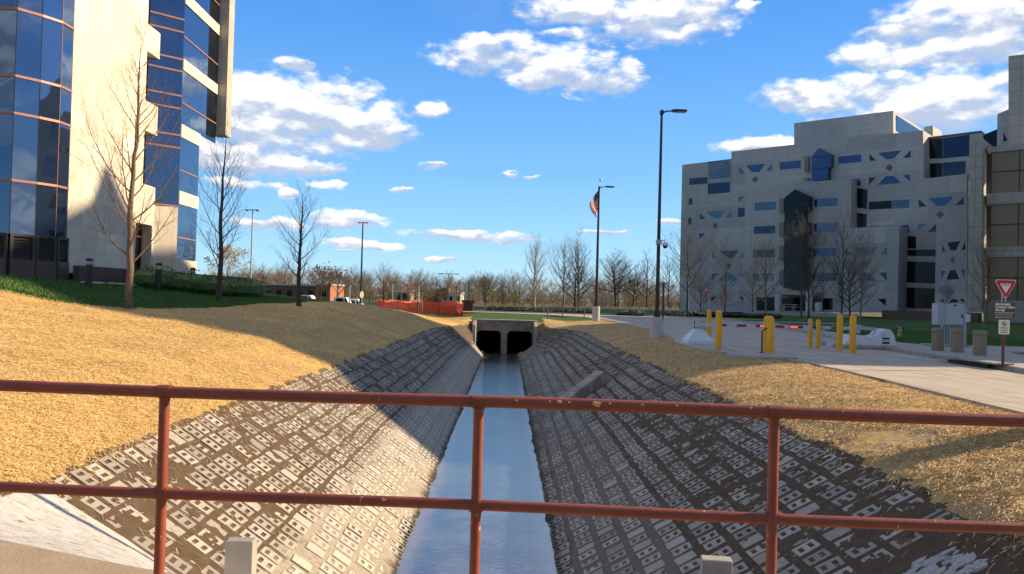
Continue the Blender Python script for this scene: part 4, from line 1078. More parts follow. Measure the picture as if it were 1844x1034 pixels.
# ================================================================== railing in front of the camera
def rust_mat():
    mm = bpy.data.materials.new('red_rail_paint'); mm.use_nodes = True; n = NT(mm.node_tree); p = n.n['Principled BSDF']; P = n.pos()
    c = n.mix(n.ramp(n.noise(P, 5, 6, .7), .3, .7), (.245, .054, .026), (.36, .084, .040))
    c = n.mix(n.smooth(n.noise(P, 26, 6, .75), .58, .72), c, (.13, .045, .03))
    c = n.mix(n.smooth(n.noise(n.scale(P, (1, 1, 1)), 19, 3, .5), .715, .735), c, (.62, .34, .07))
    c = n.mix(n.smooth(n.noise(P, 7.3, 2, .5, .5), .735, .745), c, (.80, .50, .12))
    n.put(p.inputs['Base Color'], c); n.put(p.inputs['Roughness'], n.ramp(n.noise(P, 30, 4), .3, .7, .38, .6))
    b = n.new('ShaderNodeBump'); b.inputs['Strength'].default_value = .5; b.inputs['Distance'].default_value = .004
    n.put(b.inputs['Height'], n.noise(P, 70, 5, .7)); n.l.new(b.outputs[0], p.inputs['Normal']); return mm
RAILM = rust_mat(); chipm = mat('yellow_chip', (.75, .46, .10), .6, var=.25, vscale=80)
def rail_pt(px, py, z): d = ray(px, py); return EYE + d * ((z - EYE.z) / d.z)
zt, zm = 1.07, .545
top_pts = [rail_pt(0, 694, zt), rail_pt(292, 706, zt), rail_pt(863, 722, zt), rail_pt(1397, 743, zt), rail_pt(1844, 757, zt)]
lin = np.polyfit([p.x for p in top_pts], [p.y for p in top_pts], 1)
ry = lambda x: float(lin[0] * x + lin[1])
rail = empty('guard_rail', (0, ry(0), 0), 'red painted pipe railing with chipped yellow spots across the whole foreground', 'railing')
xp = []
for px_, py_ in ((292, 706), (863, 722), (1397, 743)):
    xp.append(rail_pt(px_, py_, zt).x)
step = (xp[2] - xp[0]) / 2
xp = [xp[0] - step * 2, xp[0] - step] + xp + [xp[2] + step, xp[2] + 2 * step]
xa, xb = xp[0] - .3, xp[-1] + .3
def wob(z, seed, rad):
    rs = random.Random(seed); pts = []
    n = 60
    for i in range(n + 1):
        x = xa + (xb - xa) * i / n; pts.append((x, ry(x) + .003 * math.sin(x * 2 + seed), z + .004 * math.sin(x * 1.7 + seed)))
    mb = MB(); mb.tube(pts, rad, 20); return mb
smooth_by_angle(wob(zt, 1, .0305).build('top_rail', RAILM, rail)); smooth_by_angle(wob(zm, 2, .0275).build('middle_rail', RAILM, rail))
for i, x in enumerate(xp):
    mb = MB(); yy = ry(x); mb.tube([(x, yy, -.02), (x, yy, zt)], .0265, 20)
    mb.lathe((x, yy, zt - .036), [(.029, 0), (.031, .008)], 16)
    for zc, s in ((zm, 1), (zt, 0)): mb.tube([(x - .033, yy, zc), (x + .033, yy, zc)], .0325 if s else .034, 18)
    smooth_by_angle(mb.build('post', RAILM, rail), 50)
# larger paint chips where the old yellow shows
rs = random.Random(3)
for px_, py_, s in ((1004, 722, .016), (1072, 727, .026), (1018, 717, .008), (1090, 724, .008), (1150, 729, .007), (1343, 737, .008), (1520, 748, .006), (1210, 731, .007), (930, 717, .008), (700, 893, .014), (868, 810, .006), (985, 716, .007)):
    zc = zt if py_ < 800 else zm; rad = .0307 if zc == zt else .0277
    q = rail_pt(px_, py_, zc); x = q.x; yy = ry(x); mb = MB()
    ctr = None; n = 11; pts = []
    ang0 = R(60 if py_ < 800 else 70)
    for k in range(n):
        a = 2 * math.pi * k / n; rr = s * rs.uniform(.55, 1.15); du = rr * math.cos(a); da = rr * math.sin(a) / rad * .8
        th = ang0 + da - R(25); pts.append((x + du, yy - (rad + .0006) * math.cos(th), zc + (rad + .0006) * math.sin(th)))
    c0 = (x, yy - (rad + .0012) * math.cos(ang0 - R(25)), zc + (rad + .0012) * math.sin(ang0 - R(25)))
    for k in range(n): mb.face([c0, pts[k], pts[(k + 1) % n]])
    mb.build('paint_chip', chipm, rail)
# ================================================================== concrete in the channel
def stub(px_, pytop, wpx, y, label, rz=0, zb=-3):
    p = at_y(px_, pytop + 14, y); w = wpx / FPX * y; root = MB()
    ht = p.z - zb
    root.box((p.x, p.y + .12, p.z - ht / 2), (w, .13, ht), rz=rz, bev=.008)
    o = root.build('concrete_stub', concrete); tag(o, label, 'concrete post'); return o
stub(426, 965, 50, 6.6, 'weathered concrete post standing among the blocks of the left bank, bottom edge', .0)
stub(1297, 1000, 54, 6.2, 'weathered concrete post below the railing by the right bank, bottom edge', -.12)
# sloping baffle wall on the right bank
mb = MB(); a_ = Vector((1.42, 25.9, 0)); b_ = Vector((3.2, 27.3, 0)); d_ = (b_ - a_).normalized(); n_ = Vector((d_.y, -d_.x, 0)) * .42
za, zb0 = -1.74, -.84
A = [a_ + Vector((0, 0, -2.9)), b_ + Vector((0, 0, -2.6)), b_ + Vector((0, 0, zb0 - .06)), b_ - d_ * .25 + Vector((0, 0, zb0)), a_ + d_ * .2 + Vector((0, 0, za)), a_ + Vector((0, 0, za - .22))]
mb.prism(A, n_); tag(mb.build('baffle_wall', mat('baffle_concrete', (.50, .44, .36), .85, bump=.4, var=.2, vscale=3, col2=(.34, .28, .21), c2scale=2)), 'sloping concrete baffle wall rising up the right block bank', 'baffle wall')
p = on_z(981, 646, -2.1); mb = MB(); mb.prism([(p.x - .22, p.y, -2.6), (p.x + .26, p.y + .1, -2.6), (p.x + .24, p.y + .1, -1.52), (p.x - .14, p.y, -1.58)], (0, .4, 0))
tag(mb.build('baffle_block', concrete), 'small concrete baffle block low on the right bank near the culvert', 'baffle block')
# crumbled white concrete, lower right
rs = random.Random(9); mb = MB()
for i in range(150):
    x = 3.45 + rs.random() * .85; yy = 6.9 + (x - 3.45) * .5 + rs.gauss(0, .16); z = H(x, yy); s = rs.uniform(.02, .085)
    pts = []; n = rs.choice((5, 6, 7)); ph = rs.random() * 6
    sx, sy = s * rs.uniform(.8, 1.8), s * .7
    nz = [rs.uniform(.75, 1.2) for _ in range(n)]
    low = [(x + sx * nz[k] * math.cos(ph + 6.283 * k / n), yy + sy * nz[k] * math.sin(ph + 6.283 * k / n)) for k in range(n)]
    b = len(mb.v); mb.v += [(q[0], q[1], H(*q) - .03) for q in low] + [(x + (q[0] - x) * .85, yy + (q[1] - yy) * .85, H(x + (q[0] - x) * .85, q[1]) + .015 + rs.random() * .02) for q in low]
    mb._f([b + n + k for k in range(n)])
    for k in range(n): mb._f([b + k, b + (k + 1) % n, b + n + (k + 1) % n, b + n + k])
tag(mb.build('concrete_rubble', mat('white_rubble', (.46, .44, .41), .8, bump=.5, var=.1, col2=(.22, .18, .14), c2scale=9, c2lo=.58, c2hi=.64)), 'crumbled whitewashed concrete pieces in the dirt at the lower right', 'rubble', kind='stuff')
# ------------------------------------------------------------------ culvert
CY = 58.9
CV = empty('box_culvert', (-.6, CY, -2.9), 'twin box culvert with concrete headwall at the far end of the channel', 'culvert')
FCV = Frame((-6, CY), (1, 0), toward=(0, 0, 0))
def cuv(px_, py_, off=0): return FCV.uv(px_, py_, off)
l, r = cuv(858, 600)[0], cuv(961, 600)[0]
ztop, zop = cuv(910, 578)[1], cuv(910, 596)[1]
mid0, mid1 = cuv(902, 610)[0], cuv(913, 610)[0]
o_l, o_r = l + .05, r - .12
zlow = -2.9
def op(a, b): c = .2; return [(a, zlow + .02), (b, zlow + .02), (b, zop - c), (b - c, zop), (a + c, zop), (a, zop - c)]
wall(FCV, 'headwall', [(l - .25, zlow), (r + .25, zlow), (r + .25, ztop), (l - .25, ztop)], [op(o_l, mid0), op(mid1, o_r)], mat('culvert_concrete', (.25, .235, .20), .9, bump=.4, var=.25, vscale=2.0, col2=(.14, .13, .11), c2scale=1.2, c2lo=.45, c2hi=.7), CV, 0, .45, .45, back=False)
mb = MB()
for a, b in ((o_l, mid0), (mid1, o_r)):
    x0, x1 = -6 + a, -6 + b
    for q in ([(x0, zlow), (x0, zop)], [(x1, zlow), (x1, zop)]): mb.face([(q[0][0], CY + .45, q[0][1]), (q[0][0], CY + 16, q[0][1]), (q[1][0], CY + 16, q[1][1]), (q[1][0], CY + .45, q[1][1])])
    mb.face([(x0, CY + .45, zop), (x1, CY + .45, zop), (x1, CY + 16, zop), (x0, CY + 16, zop)]); mb.face([(x0, CY + 16, zlow), (x1, CY + 16, zlow), (x1, CY + 16, zop), (x0, CY + 16, zop)])
mb.build('barrel', mat('shade_painted_concrete', (.008, .008, .007), .95), CV)  # near-black colour stands in for the darkness inside the openings
mb = MB(); mb.box((-.6, CY + 9, -2.95), (7, 18, .1)); mb.build('floor', MAT['shade_painted_concrete'], CV)
for s, xx in ((-1, -6 + l - .25), (1, -6 + r + .02)):
    mb = MB(); mb.prism([(xx - .02 * s, CY - 1.7, zlow), (xx - .02 * s, CY, zlow), (xx - .02 * s, CY, ztop + .02), (xx - .02 * s, CY - 1.7, ztop - .30)], (.23, 0, 0)); mb.build('wing_wall', concrete, CV)
mb = MB(); mb.box((-6 + (l + r) / 2, CY + .2, ztop + .045), (r - l + .56, .62, .09), bev=.02); mb.build('coping', concrete, CV)
# black erosion fabric beside the culvert
mb = MB(); pts = [on_z(970, 601, -.9), on_z(990, 599, -.7), on_z(1004, 593.5, -.45)]
for p, q in zip(pts, pts[1:]): mb.face([p, q, q + Vector((0, .1, .10)), p + Vector((0, .1, .10))])
# ================================================================== lamps, signs, posts
def cyl(mb, x, y, z0, z1, r, n=16): mb.lathe((x, y, 0), [(r, z0), (r, z1)], n)
def rounded_base(x, y, z0, z1, r, root, name='base', m=concrete_light):
    mb = MB(); mb.lathe((x, y, 0), [(r, z0), (r, z1 - .03), (r - .03, z1)], 24); return smooth_by_angle(mb.build(name, m, root))
def lamp(px_, basepy, basetop, toppy, label, d=None, base_r=.29, pole_r=.095, arm=1.15, group=None, arm_side=1, m=dark_metal, gz=0.0, lens=True):
    p = on_z(px_, basepy, gz) if d is None else at_y(px_, basepy, d)
    ztop = at_y(px_ + (basepy - toppy) * ROLL, toppy, p.y).z; zb = at_y(px_, basetop, p.y).z if basetop else p.z
    root = empty('street_lamp', (p.x, p.y, p.z), label, 'street lamp', group)
    if basetop: rounded_base(p.x, p.y, p.z - .5, zb, base_r, root)
    mb = MB(); mb.lathe((p.x, p.y, 0), [(pole_r * 1.5, zb - .02), (pole_r * 1.45, zb + .25), (pole_r, zb + .27), (pole_r * .55, ztop)], 12); smooth_by_angle(mb.build('pole', m, root))
    if arm:
        s = arm_side; mb = MB(); mb.tube([(p.x, p.y, ztop - .12), (p.x + s * .2, p.y, ztop - .04), (p.x + s * arm * .45, p.y, ztop)], [.05, .035, .03], 8); mb.box((p.x, p.y, ztop - .1), (.16, .16, .22), bev=.02); mb.build('arm', m, root)
        mb = MB(); a, b = arm * .40, arm; prof2 = [(a, -.02), (a + .12, -.05), (b - .05, -.055), (b, -.02), (b - .04, .04), (a + .2, .05), (a, .03)]
        mb.prism([(p.x + s * u, p.y - .15, ztop + v) for u, v in prof2], (0, .3, 0)); hd = mb.build('lamp_head', m, root)
        mb = MB(); mb.box((p.x + s * (a + (b - a) * .62), p.y, ztop - .062), ((b - a) * .55, .22, .015)); mb.build('lens', mat('lamp_lens', (.5, .5, .48), .3), hd)
    return root, p, ztop
lampG = 'black street lamps with concrete bases'
L1, lp, lz = lamp(1182, 607, 571, 199, 'tall black street lamp with concrete base and dome camera beside the driveway', group=lampG, gz=0.0)
pc = at_y(1187, 438, lp.y)
mb = MB(); mb.box((pc.x - .02, pc.y, pc.z + .04), (.24, .24, .22), bev=.02); mb.tube([(pc.x, pc.y, pc.z + .10), (pc.x + .24, pc.y, pc.z + .13), (pc.x + .28, pc.y, pc.z + .02)], .02, 6); cm = mb.build('camera_bracket', grey_paint, L1)
mb = MB(); q = (pc.x + .28, pc.y, pc.z - .12); mb.lathe(q, [(.05, .16), (.12, .13), (.14, .04), (.13, 0)], 14); smooth_by_angle(mb.build('camera_housing', white_paint, cm))
mb = MB(); mb.lathe(q, [(.02, -.12), (.08, -.09), (.115, -.02), (.12, .0)], 14); smooth_by_angle(mb.build('camera_dome', black, cm))
L2, fp, fz = lamp(1073, 576, 552, 336, 'black street lamp with concrete base beside the flag', group=lampG, base_r=.31, pole_r=.13, gz=0.0, arm=1.25)
L3, _, _ = lamp(649, 556, 546, 400, 'black twin-headed lamp beyond the left bank ridge', d=78, base_r=.3, pole_r=.11, arm=0)
zt3 = at_y(649 + 4, 401, 78).z; x3 = at_y(649, 556, 78).x; mb = MB(); mb.box((x3, 78, zt3), (.9, .08, .06)); mb.box((x3 - .38, 78, zt3 - .03), (.28, .2, .08), bev=.02); mb.box((x3 + .38, 78, zt3 - .03), (.28, .2, .08), bev=.02); mb.build('lamp_head', dark_metal, L3)
# lamp whose base throws the broad shadow across the straw, off the right edge
L4, _, _ = lamp(1960, 606 + 166, 640, -900, 'black street lamp with concrete base beyond the right edge of the view', d=10.8, group=lampG, base_r=.30, pole_r=.11)
# far thin lamps
def tlamp(px_, base, top, d, label, w=1.6, m=grey_paint, rad=.07, head=True):
    p = at_y(px_, base, d); zt_ = at_y(px_ + (base - top) * ROLL, top, d).z; root = empty('street_lamp', tuple(p), label, 'street lamp')
    mb = MB(); mb.lathe((p.x, p.y, 0), [(rad, p.z - .3), (rad * .7, zt_)], 8); mb.build('pole', m, root)
    if head:
        mb = MB(); mb.box((p.x, p.y, zt_), (w, .1, .07))
        for s in (-1, 1): mb.box((p.x + s * w * .42, p.y, zt_ - .05), (w * .26, .3, .12), bev=.02)
        mb.build('lamp_head', m, root)
    return root
tlamp(451, 512, 378, 62, 'thin grey lamp pole right of the second bare tree', 1.0, m=grey_paint)
tlamp(607, 542, 486, 120, 'grey T-shaped lamp pole behind the parked vans', 3.0, rad=.12)
tlamp(807, 545, 493, 130, 'grey T-shaped lamp pole rising behind the orange fence', 3.2, rad=.12)
p = at_y(629, 546, 92); zt_ = at_y(630, 511, 92).z; mb = MB(); mb.tube([(p.x, p.y, p.z - .3), (p.x, p.y, zt_ - .5), (p.x + .15, p.y, zt_ - .1), (p.x + .5, p.y, zt_), (p.x + .9, p.y, zt_ - .15)], .08, 8); tag(mb.build('hooked_lamp', grey_paint), 'short grey lamp post with a hooked top left of the black lamp', 'street lamp')
# flag
def flag():
    nu, nv = 26, 26
    def cloth(m):
        n = NT(m.node_tree); p = n.n['Principled BSDF']; out = n.n['Material Output']; t = n.new('ShaderNodeBsdfTranslucent'); n.put(t.inputs[0], p.inputs['Base Color'].links[0].from_socket); x = n.new('ShaderNodeMixShader'); x.inputs[0].default_value = .55; n.l.new(p.outputs[0], x.inputs[1]); n.l.new(t.outputs[0], x.inputs[2]); n.l.new(x.outputs[0], out.inputs[0])
    root = empty('flag', (fp.x, fp.y, fz), 'United States flag hanging in the sunlight on the black lamp pole', 'flag')
    P00 = (1077.6, 342)
    def pt(s, t):   # s: 0 at the hoist .. 1 at the fly, t: 0 top .. 1 bottom (along the hoist)
        x_h, y_h = 1079.3, 341 + 26 * t
        # free edge falls down to the left
        x_f = 1063.5 + 9 * (t ** 2) - 2.5 * math.sin(t * 3.1); y_f = 364 + 29 * t
        x = x_h + (x_f - x_h) * (s ** .8); y = y_h + (y_f - y_h) * s
        return x, y
    vs = []
    for j in range(nv + 1):
        for i in range(nu + 1):
            s, t = i / nu, j / nv; x, y = pt(s, t); p = at_y(x, y, fp.y); p.y += .16 * math.sin(s * 9 + t * 2) * (.3 + s); p.x += .05 * math.sin(s * 11 + t * 4) * s; vs.append(tuple(p))
    white, red, blue = mat('flag_white', (.80, .78, .74), .8), mat('flag_red', (.55, .025, .03), .8), mat('flag_blue', (.02, .03, .11), .8)
    for m_ in (white, red, blue): cloth(m_)
    for nm, mt, sel in (('canton', blue, lambda i, j: i < nu * .4 and j < 14), ('red_stripes', red, lambda i, j: not (i < nu * .4 and j < 14) and (j // 2) % 2 == 0), ('white_stripes', white, lambda i, j: not (i < nu * .4 and j < 14) and (j // 2) % 2 == 1)):
        f = [(j * (nu + 1) + i, j * (nu + 1) + i + 1, (j + 1) * (nu + 1) + i + 1, (j + 1) * (nu + 1) + i) for j in range(nv) for i in range(nu) if sel(i, j)]
        used = sorted({k for q in f for k in q}); mp = {k: n for n, k in enumerate(used)}
        o = mesh_obj(nm, [vs[k] for k in used], [tuple(mp[k] for k in q) for q in f], mt, root, True)
    mb = MB()
    for a in range(5):
        for b in range(5):
            s, t = .04 + a * .075, .05 + b * .10; x, y = pt(s, t); p = at_y(x, y, fp.y); p.y += .16 * math.sin(s * 9 + t * 2) * (.3 + s) - .03
            mb.face([p + Vector((math.cos(k * 1.2566 + .3 * (k % 2)) * .035, 0, math.sin(k * 1.2566) * .035)) for k in range(5)])
    mb.build('stars', white, root)
    mb = MB(); q = at_y(1081.2, 327, fp.y); mb.tube([(q.x, q.y, fz - .2), (q.x, q.y, q.z)], .02, 6); mb.lathe((q.x, q.y, q.z), [(.02, 0), (.11, .07), (.13, .14), (.09, .23), (.01, .27)], 12); mb.build('finial', white_paint, root)
flag()
# yellow bollards
YB = []
def ybollard(px_, base, top, label, w=.11):
    p = on_z(px_, base); h = at_y(px_, top, p.y).z; root = MB(); rr = w
    pr = [(rr, 0.002), (rr, h - rr)] + [(rr * math.cos(a), h - rr + rr * math.sin(a)) for a in (R(20), R(40), R(60), R(78))] + [(.005, h)]
    root.lathe((p.x, p.y, 0), pr, 20); o = smooth_by_angle(root.build('yellow_bollard', yellow_paint), 40)
    tag(o, label, 'bollard', 'yellow steel bollards around the barrier gate'); return o
ybollard(1276, 610, 557, 'yellow bollard leftmost behind the arm beside the white pyramid base')
ybollard(1293.5, 628, 558, 'yellow bollard in front of the arm beside the white pyramid base')
ybollard(1380.5, 634, 568.5, 'yellow bollard of the middle pair standing next to the bent black pipe')
ybollard(1387, 638, 569, 'yellow bollard of the middle pair in front, overlapping its twin')
ybollard(1458.5, 624, 574, 'small far yellow bollard, left one of the short pair behind the arm', .09)
ybollard(1473, 626.5, 575, 'small far yellow bollard, right one of the short pair behind the arm', .09)
ybollard(1511.5, 631, 565, 'yellow bollard at the left end of the white barrier machine')
ybollard(1535, 636, 566, 'yellow bollard standing in front of the white barrier machine')
# ------------------------------------------------------------------ barrier gate
GT = empty('barrier_gate', tuple(on_z(1560, 628)), 'white barrier gate machine numbered 2005 with red and white striped arm', 'barrier gate')
gy = on_z(1560, 628).y
gx0, gx1 = at_y(1513, 628, gy).x, at_y(1608, 628, gy).x; gw_ = gx1 - gx0
def gp(u, v): return gx0 + gw_ * u, v
zpx = lambda x, y: at_y(x, y, gy).z
prf = [(1512, 629), (1607, 629), (1607, 622), (1603, 603), (1597, 594), (1588, 592), (1579, 595), (1573, 603), (1560, 606), (1548, 603.5), (1534, 602), (1526, 602), (1521, 612)]
mb = MB(); pts = [at_y(a, b, gy) for a, b in prf]
pts = [Vector((q.x, gy, max(q.z, .16))) for q in pts]
# housing: profile lofted with narrower upper ends
def loft(pts, ys_, scales, c):
    b = len(mb.v); n = len(pts)
    for yv, sc in zip(ys_, scales):
        for q in pts: mb.v.append((c.x + (q.x - c.x) * sc, yv, .16 + (q.z - .16) * (sc if sc < 1 else 1)))
    for i in range(len(ys_) - 1):
        for k in range(n): m_ = (k + 1) % n; mb._f([b + i * n + k, b + i * n + m_, b + (i + 1) * n + m_, b + (i + 1) * n + k])
    mb._f([b + k for k in range(n)]); e = b + (len(ys_) - 1) * n; mb._f([e + k for k in range(n - 1, -1, -1)])
c_ = Vector(((gx0 + gx1) / 2, 0, 0)); loft(pts, [gy - .36, gy - .33, gy + .33, gy + .36], [.97, 1, 1, .97], c_)
hs = mb.build('housing', mat('moulded_white', (.74, .77, .80), .45, var=.04, col2=(.60, .61, .60), c2scale=2.5, c2lo=.58, c2hi=.75), GT); smooth_by_angle(hs, 30)
mb = MB(); mb.box(((gx0 + gx1) / 2 - .05, gy + .05, .08), (gw_ * 1.05, 1.0, .16), bev=.03); mb.build('pad', concrete, GT)
yf = gy - .362
q = at_y(1595.5, 614, yf); mb = MB(); mb.box((q.x, yf + .0, q.z), (.27, .012, .24)); plate = mb.build('number_plate', black, GT)
text_part('number', '2005', .13, (q.x, yf - .009, q.z), (1, 0, 0), (0, 0, 1), white_paint, plate, .001, bold=.005)
q2 = at_y(1595, 604.5, yf); mb = MB()
for k in range(14):
    a = R(60 + k * 20); a2 = R(60 + (k + 1) * 20)
    if k * 20 > 240: break
    for rr in (.0,): mb.face([(q2.x - .05 + .10 * math.cos(a), yf - .006, q2.z + .038 * math.sin(a)), (q2.x - .05 + .10 * math.cos(a2), yf - .006, q2.z + .038 * math.sin(a2)), (q2.x - .05 + .082 * math.cos(a2), yf - .006, q2.z + .028 * math.sin(a2)), (q2.x - .05 + .082 * math.cos(a), yf - .006, q2.z + .028 * math.sin(a))])
mb.build('maker_mark', mat('logo_dark', (.04, .04, .08), .5), plate)
# arm: tapering beam of white with red panels, with its wire brace above
a0 = at_y(1600, 597, gy - .02); a0 = at_y(1584, 598, gy); ax1 = at_y(1240, 586, gy + 2.2)
aL = at_y(1252, 584.5, 29.6); aR = at_y(1535, 591.5, gy)
armv = (aR - aL); au = armv.normalized(); an = Vector((au.y, -au.x, 0)).normalized(); L_ = armv.length
def armbox(s0, s1, h, t, z, m, name, pad=0):
    mb = MB(); p, q = aL + au * s0, aL + au * s1; uz = Vector((0, 0, h / 2))
    for a in (0,): mb.prism([p - uz + Vector((0, 0, z)) + an * t, q - uz + Vector((0, 0, z)) + an * t, q + uz + Vector((0, 0, z)) + an * t, p + uz + Vector((0, 0, z)) + an * t], an * -2 * t)
    return mb.build(name, m, GT)
armbox(0, L_, .125, .035, 0, mat('arm_white', (.58, .59, .60), .4, var=.05), 'arm')
redp = mat('red_reflector', (.32, .03, .015), .35); redl = mat('lit_red_lamp', (.9, .02, .02), .4, emit=(1, .06, .03, 2.2))
for x0, x1 in ((1299, 1307), (1325, 1342), (1359, 1377), (1394, 1410), (1419, 1444), (1461, 1478), (1495, 1512)):
    s0 = (x0 - 1252) / (1535 - 1252) * L_; s1 = (x1 - 1252) / (1535 - 1252) * L_; armbox(s0, s1, .10, .041, 0, redp, 'red_panel')
for x0, x1 in ((1367, 1376), (1421, 1434)):
    s0 = (x0 - 1252) / (1535 - 1252) * L_; s1 = (x1 - 1252) / (1535 - 1252) * L_; armbox(s0, s1, .045, .047, .0, redl, 'warning_lamp')
mb = MB()
up = Vector((0, 0, .17)); far_ = an * -.02
mb.tube([aL + au * .9 + up * .6, aL + au * 1.6 + up, aR - au * .6 + up, aR + au * .4 + up * .75], .014, 6)
for k in range(8): q = aL + au * (1.4 + k * (L_ - 2.2) / 7); mb.tube([q, q + up], .014, 5)
mb.build('brace_rail', grey_paint, GT)
mb = MB(); e = at_y(1578, 593, gy + .1); s_ = at_y(1533, 590, gy + .1); mb.prism([s_ + Vector((0, 0, -.06)), e + Vector((0, 0, -.06)), e + Vector((0, 0, .06)), s_ + Vector((0, 0, .09))], (0, .12, 0)); mb.tube([at_y(1570, 604, gy), at_y(1578, 598, gy)], .03, 6)
mb.box((at_y(1545, 592, gy).x, gy + .05, at_y(1545, 592, gy).z - .02), (.16, .2, .34), bev=.02); mb.build('arm_carrier', grey_paint, GT)
# far end rest: white pyramid with grey cabinet
ps = on_z(1262, 620); RS = empty('gate_rest', tuple(ps), 'white pyramid shaped base with grey post holding the far end of the gate arm', 'gate rest')
mb = MB(); w_ = at_y(1287, 618, ps.y).x - at_y(1239, 618, ps.y).x; b = len(mb.v)
zt_ = at_y(1262, 594.5, ps.y).z
for hx, hy, z in ((w_ / 2, .55, .0), (w_ / 2, .55, .13), (w_ * .2, .22, zt_ - .03), (w_ * .17, .19, zt_)):
    for sx, sy in ((-1, -1), (1, -1), (1, 1), (-1, 1)): mb.v.append((ps.x + sx * hx, ps.y + .5 + sy * hy, z))
for i in range(3):
    for k in range(4): mb._f([i * 4 + k, i * 4 + (k + 1) % 4, (i + 1) * 4 + (k + 1) % 4, (i + 1) * 4 + k])
mb._f([12, 13, 14, 15]); mb.build('base', MAT['moulded_white'], RS)
q = at_y(1264, 590, ps.y + .5); z1_ = at_y(1264, 577, ps.y + .5).z; mb = MB(); mb.box((q.x, q.y, (zt_ + z1_) / 2), (.27, .25, z1_ - zt_ + .05), bev=.015); mb.build('post', grey_paint, RS)
mb = MB(); mb.tube([(q.x - .13, q.y - .05, z1_ - .12), (q.x - .3, q.y - .05, z1_ - .12)], .02, 6); mb.tube([(q.x - .3, q.y - .05, z1_ - .02), (q.x - .3, q.y - .05, z1_ - .28)], .02, 6); mb.tube([(q.x - .13, q.y - .05, z1_ - .28), (q.x - .34, q.y - .05, z1_ - .28)], .015, 6); mb.build('latch', dark_metal, RS)
# bent black pipe
p = on_z(1372, 636); mb = MB(); t1 = at_y(1372.5, 597, p.y); t2 = at_y(1384, 590.5, p.y - .1); mb.tube([(p.x, p.y, 0), tuple(t1), ((t1.x + t2.x) / 2 - .02, t1.y, (t1.z + t2.z) / 2), tuple(t2)], .026, 10); mb.box((p.x, p.y, .01), (.16, .16, .02)); tag(mb.build('bent_pipe', dark_metal), 'thin bent black pipe standing left of the middle yellow bollards', 'card reader post')
p = on_z(1480, 622); mb = MB(); mb.tube([(p.x, p.y, 0), (p.x, p.y, .62)], .03, 8); mb.box((p.x + .05, p.y, .08), (.2, .15, .16), bev=.02); tag(mb.build('loop_post', grey_paint), 'short grey post right of the small far yellow bollards', 'post')
# hydrant
p = on_z(1620, 605); p.z = H(p.x, p.y); hz = at_y(1620, 583, p.y).z; hh = hz - p.z
HY = empty('fire_hydrant', tuple(p), 'tan fire hydrant with blue bonnet on the shaded lawn', 'fire hydrant')
tan = mat('hydrant_tan', (.50, .36, .15), .45); bluep = mat('hydrant_blue', (.02, .06, .30), .4)
mb = MB(); mb.lathe(tuple(p), [(.14, -.1), (.14, hh * .06), (.10, hh * .08), (.10, hh * .42), (.155, hh * .44), (.155, hh * .50), (.13, hh * .54), (.13, hh * .74), (.165, hh * .76), (.165, hh * .80)], 16); smooth_by_angle(mb.build('barrel', tan, HY))
mb = MB(); mb.lathe(tuple(p), [(.15, hh * .80), (.14, hh * .88), (.08, hh * .96), (.035, hh * .97), (.035, hh)], 16); smooth_by_angle(mb.build('bonnet', bluep, HY))
for s in (-1, 1): mb = MB(); mb.tube([(p.x + s * .12, p.y, p.z + hh * .62), (p.x + s * .22, p.y, p.z + hh * .62)], .062, 10); mb.build('outlet', dark_metal, HY)
# concrete bollards
for px_, base, top, lab in ((1688.5, 631, 590.5, 'round concrete bollard left of the electrical cabinet legs'), (1723.5, 634, 592, 'round concrete bollard in front of the electrical cabinet legs'), (1764, 640, 595.5, 'round concrete bollard nearest the yield sign')):
    p = on_z(px_, base, .12); h = at_y(px_, top, p.y).z; r_ = .205
    root = empty('concrete_bollard', tuple(p), lab, 'bollard', 'exposed aggregate concrete bollards on the pavement')
    agg = mat('aggregate_concrete', (.34, .27, .18), .9, bump=.8, bscale=90, var=.2, vscale=40)
    mb = MB(); mb.lathe((p.x, p.y, 0), [(r_, .08), (r_, h - .16), (r_ - .03, h - .155), (r_ - .03, h - .13), (r_, h - .125)], 24); smooth_by_angle(mb.build('shaft', agg, root))
    mb = MB(); mb.lathe((p.x, p.y, 0), [(r_ + .002, h - .125), (r_ + .002, h - .03), (r_ - .02, h)], 24); smooth_by_angle(mb.build('cap', agg, root))
# electrical cabinet
ey = on_z(1710, 625, .1).y; EC = empty('electrical_cabinet', tuple(on_z(1715, 625, .1)), 'grey electrical cabinet raised on a steel rack behind the concrete bollards', 'electrical cabinet')
def ebox(x0, y0, x1, y1, yy, dep, m, name, bev=.015, par=None):
    a, b = at_y(x0, y0, yy), at_y(x1, y1, yy); z0, z1 = at_y((x0 + x1) / 2, y1, yy).z, at_y((x0 + x1) / 2, y0, yy).z
    mb = MB(); mb.box(((a.x + b.x) / 2, yy + dep / 2, (z0 + z1) / 2), (b.x - a.x, dep, z1 - z0), bev=bev); return mb.build(name, m, par or EC)
ebox(1689, 547, 1736, 585.5, ey, .45, grey_paint, 'cabinet_box')
dr_ = ebox(1704, 547.6, 1735.4, 585, ey - .022, .02, mat('cabinet_door', (.44, .48, .51), .4, var=.05), 'door', .006)
ebox(1717.5, 549, 1723, 551.5, ey - .03, .02, black, 'label_slot', 0, dr_); ebox(1731.5, 566, 1734.5, 573, ey - .04, .03, bluep, 'handle', .004, dr_)
ebox(1696, 547, 1698.5, 600, ey - .01, .05, grey_paint, 'rack_post', 0); ebox(1736.5, 552, 1739.5, 622, ey + .05, .05, grey_paint, 'rack_post', 0)
ebox(1738, 566, 1747.5, 580.5, ey, .2, mat('meter_box', (.6, .62, .63), .4), 'meter_box')
mb = MB()
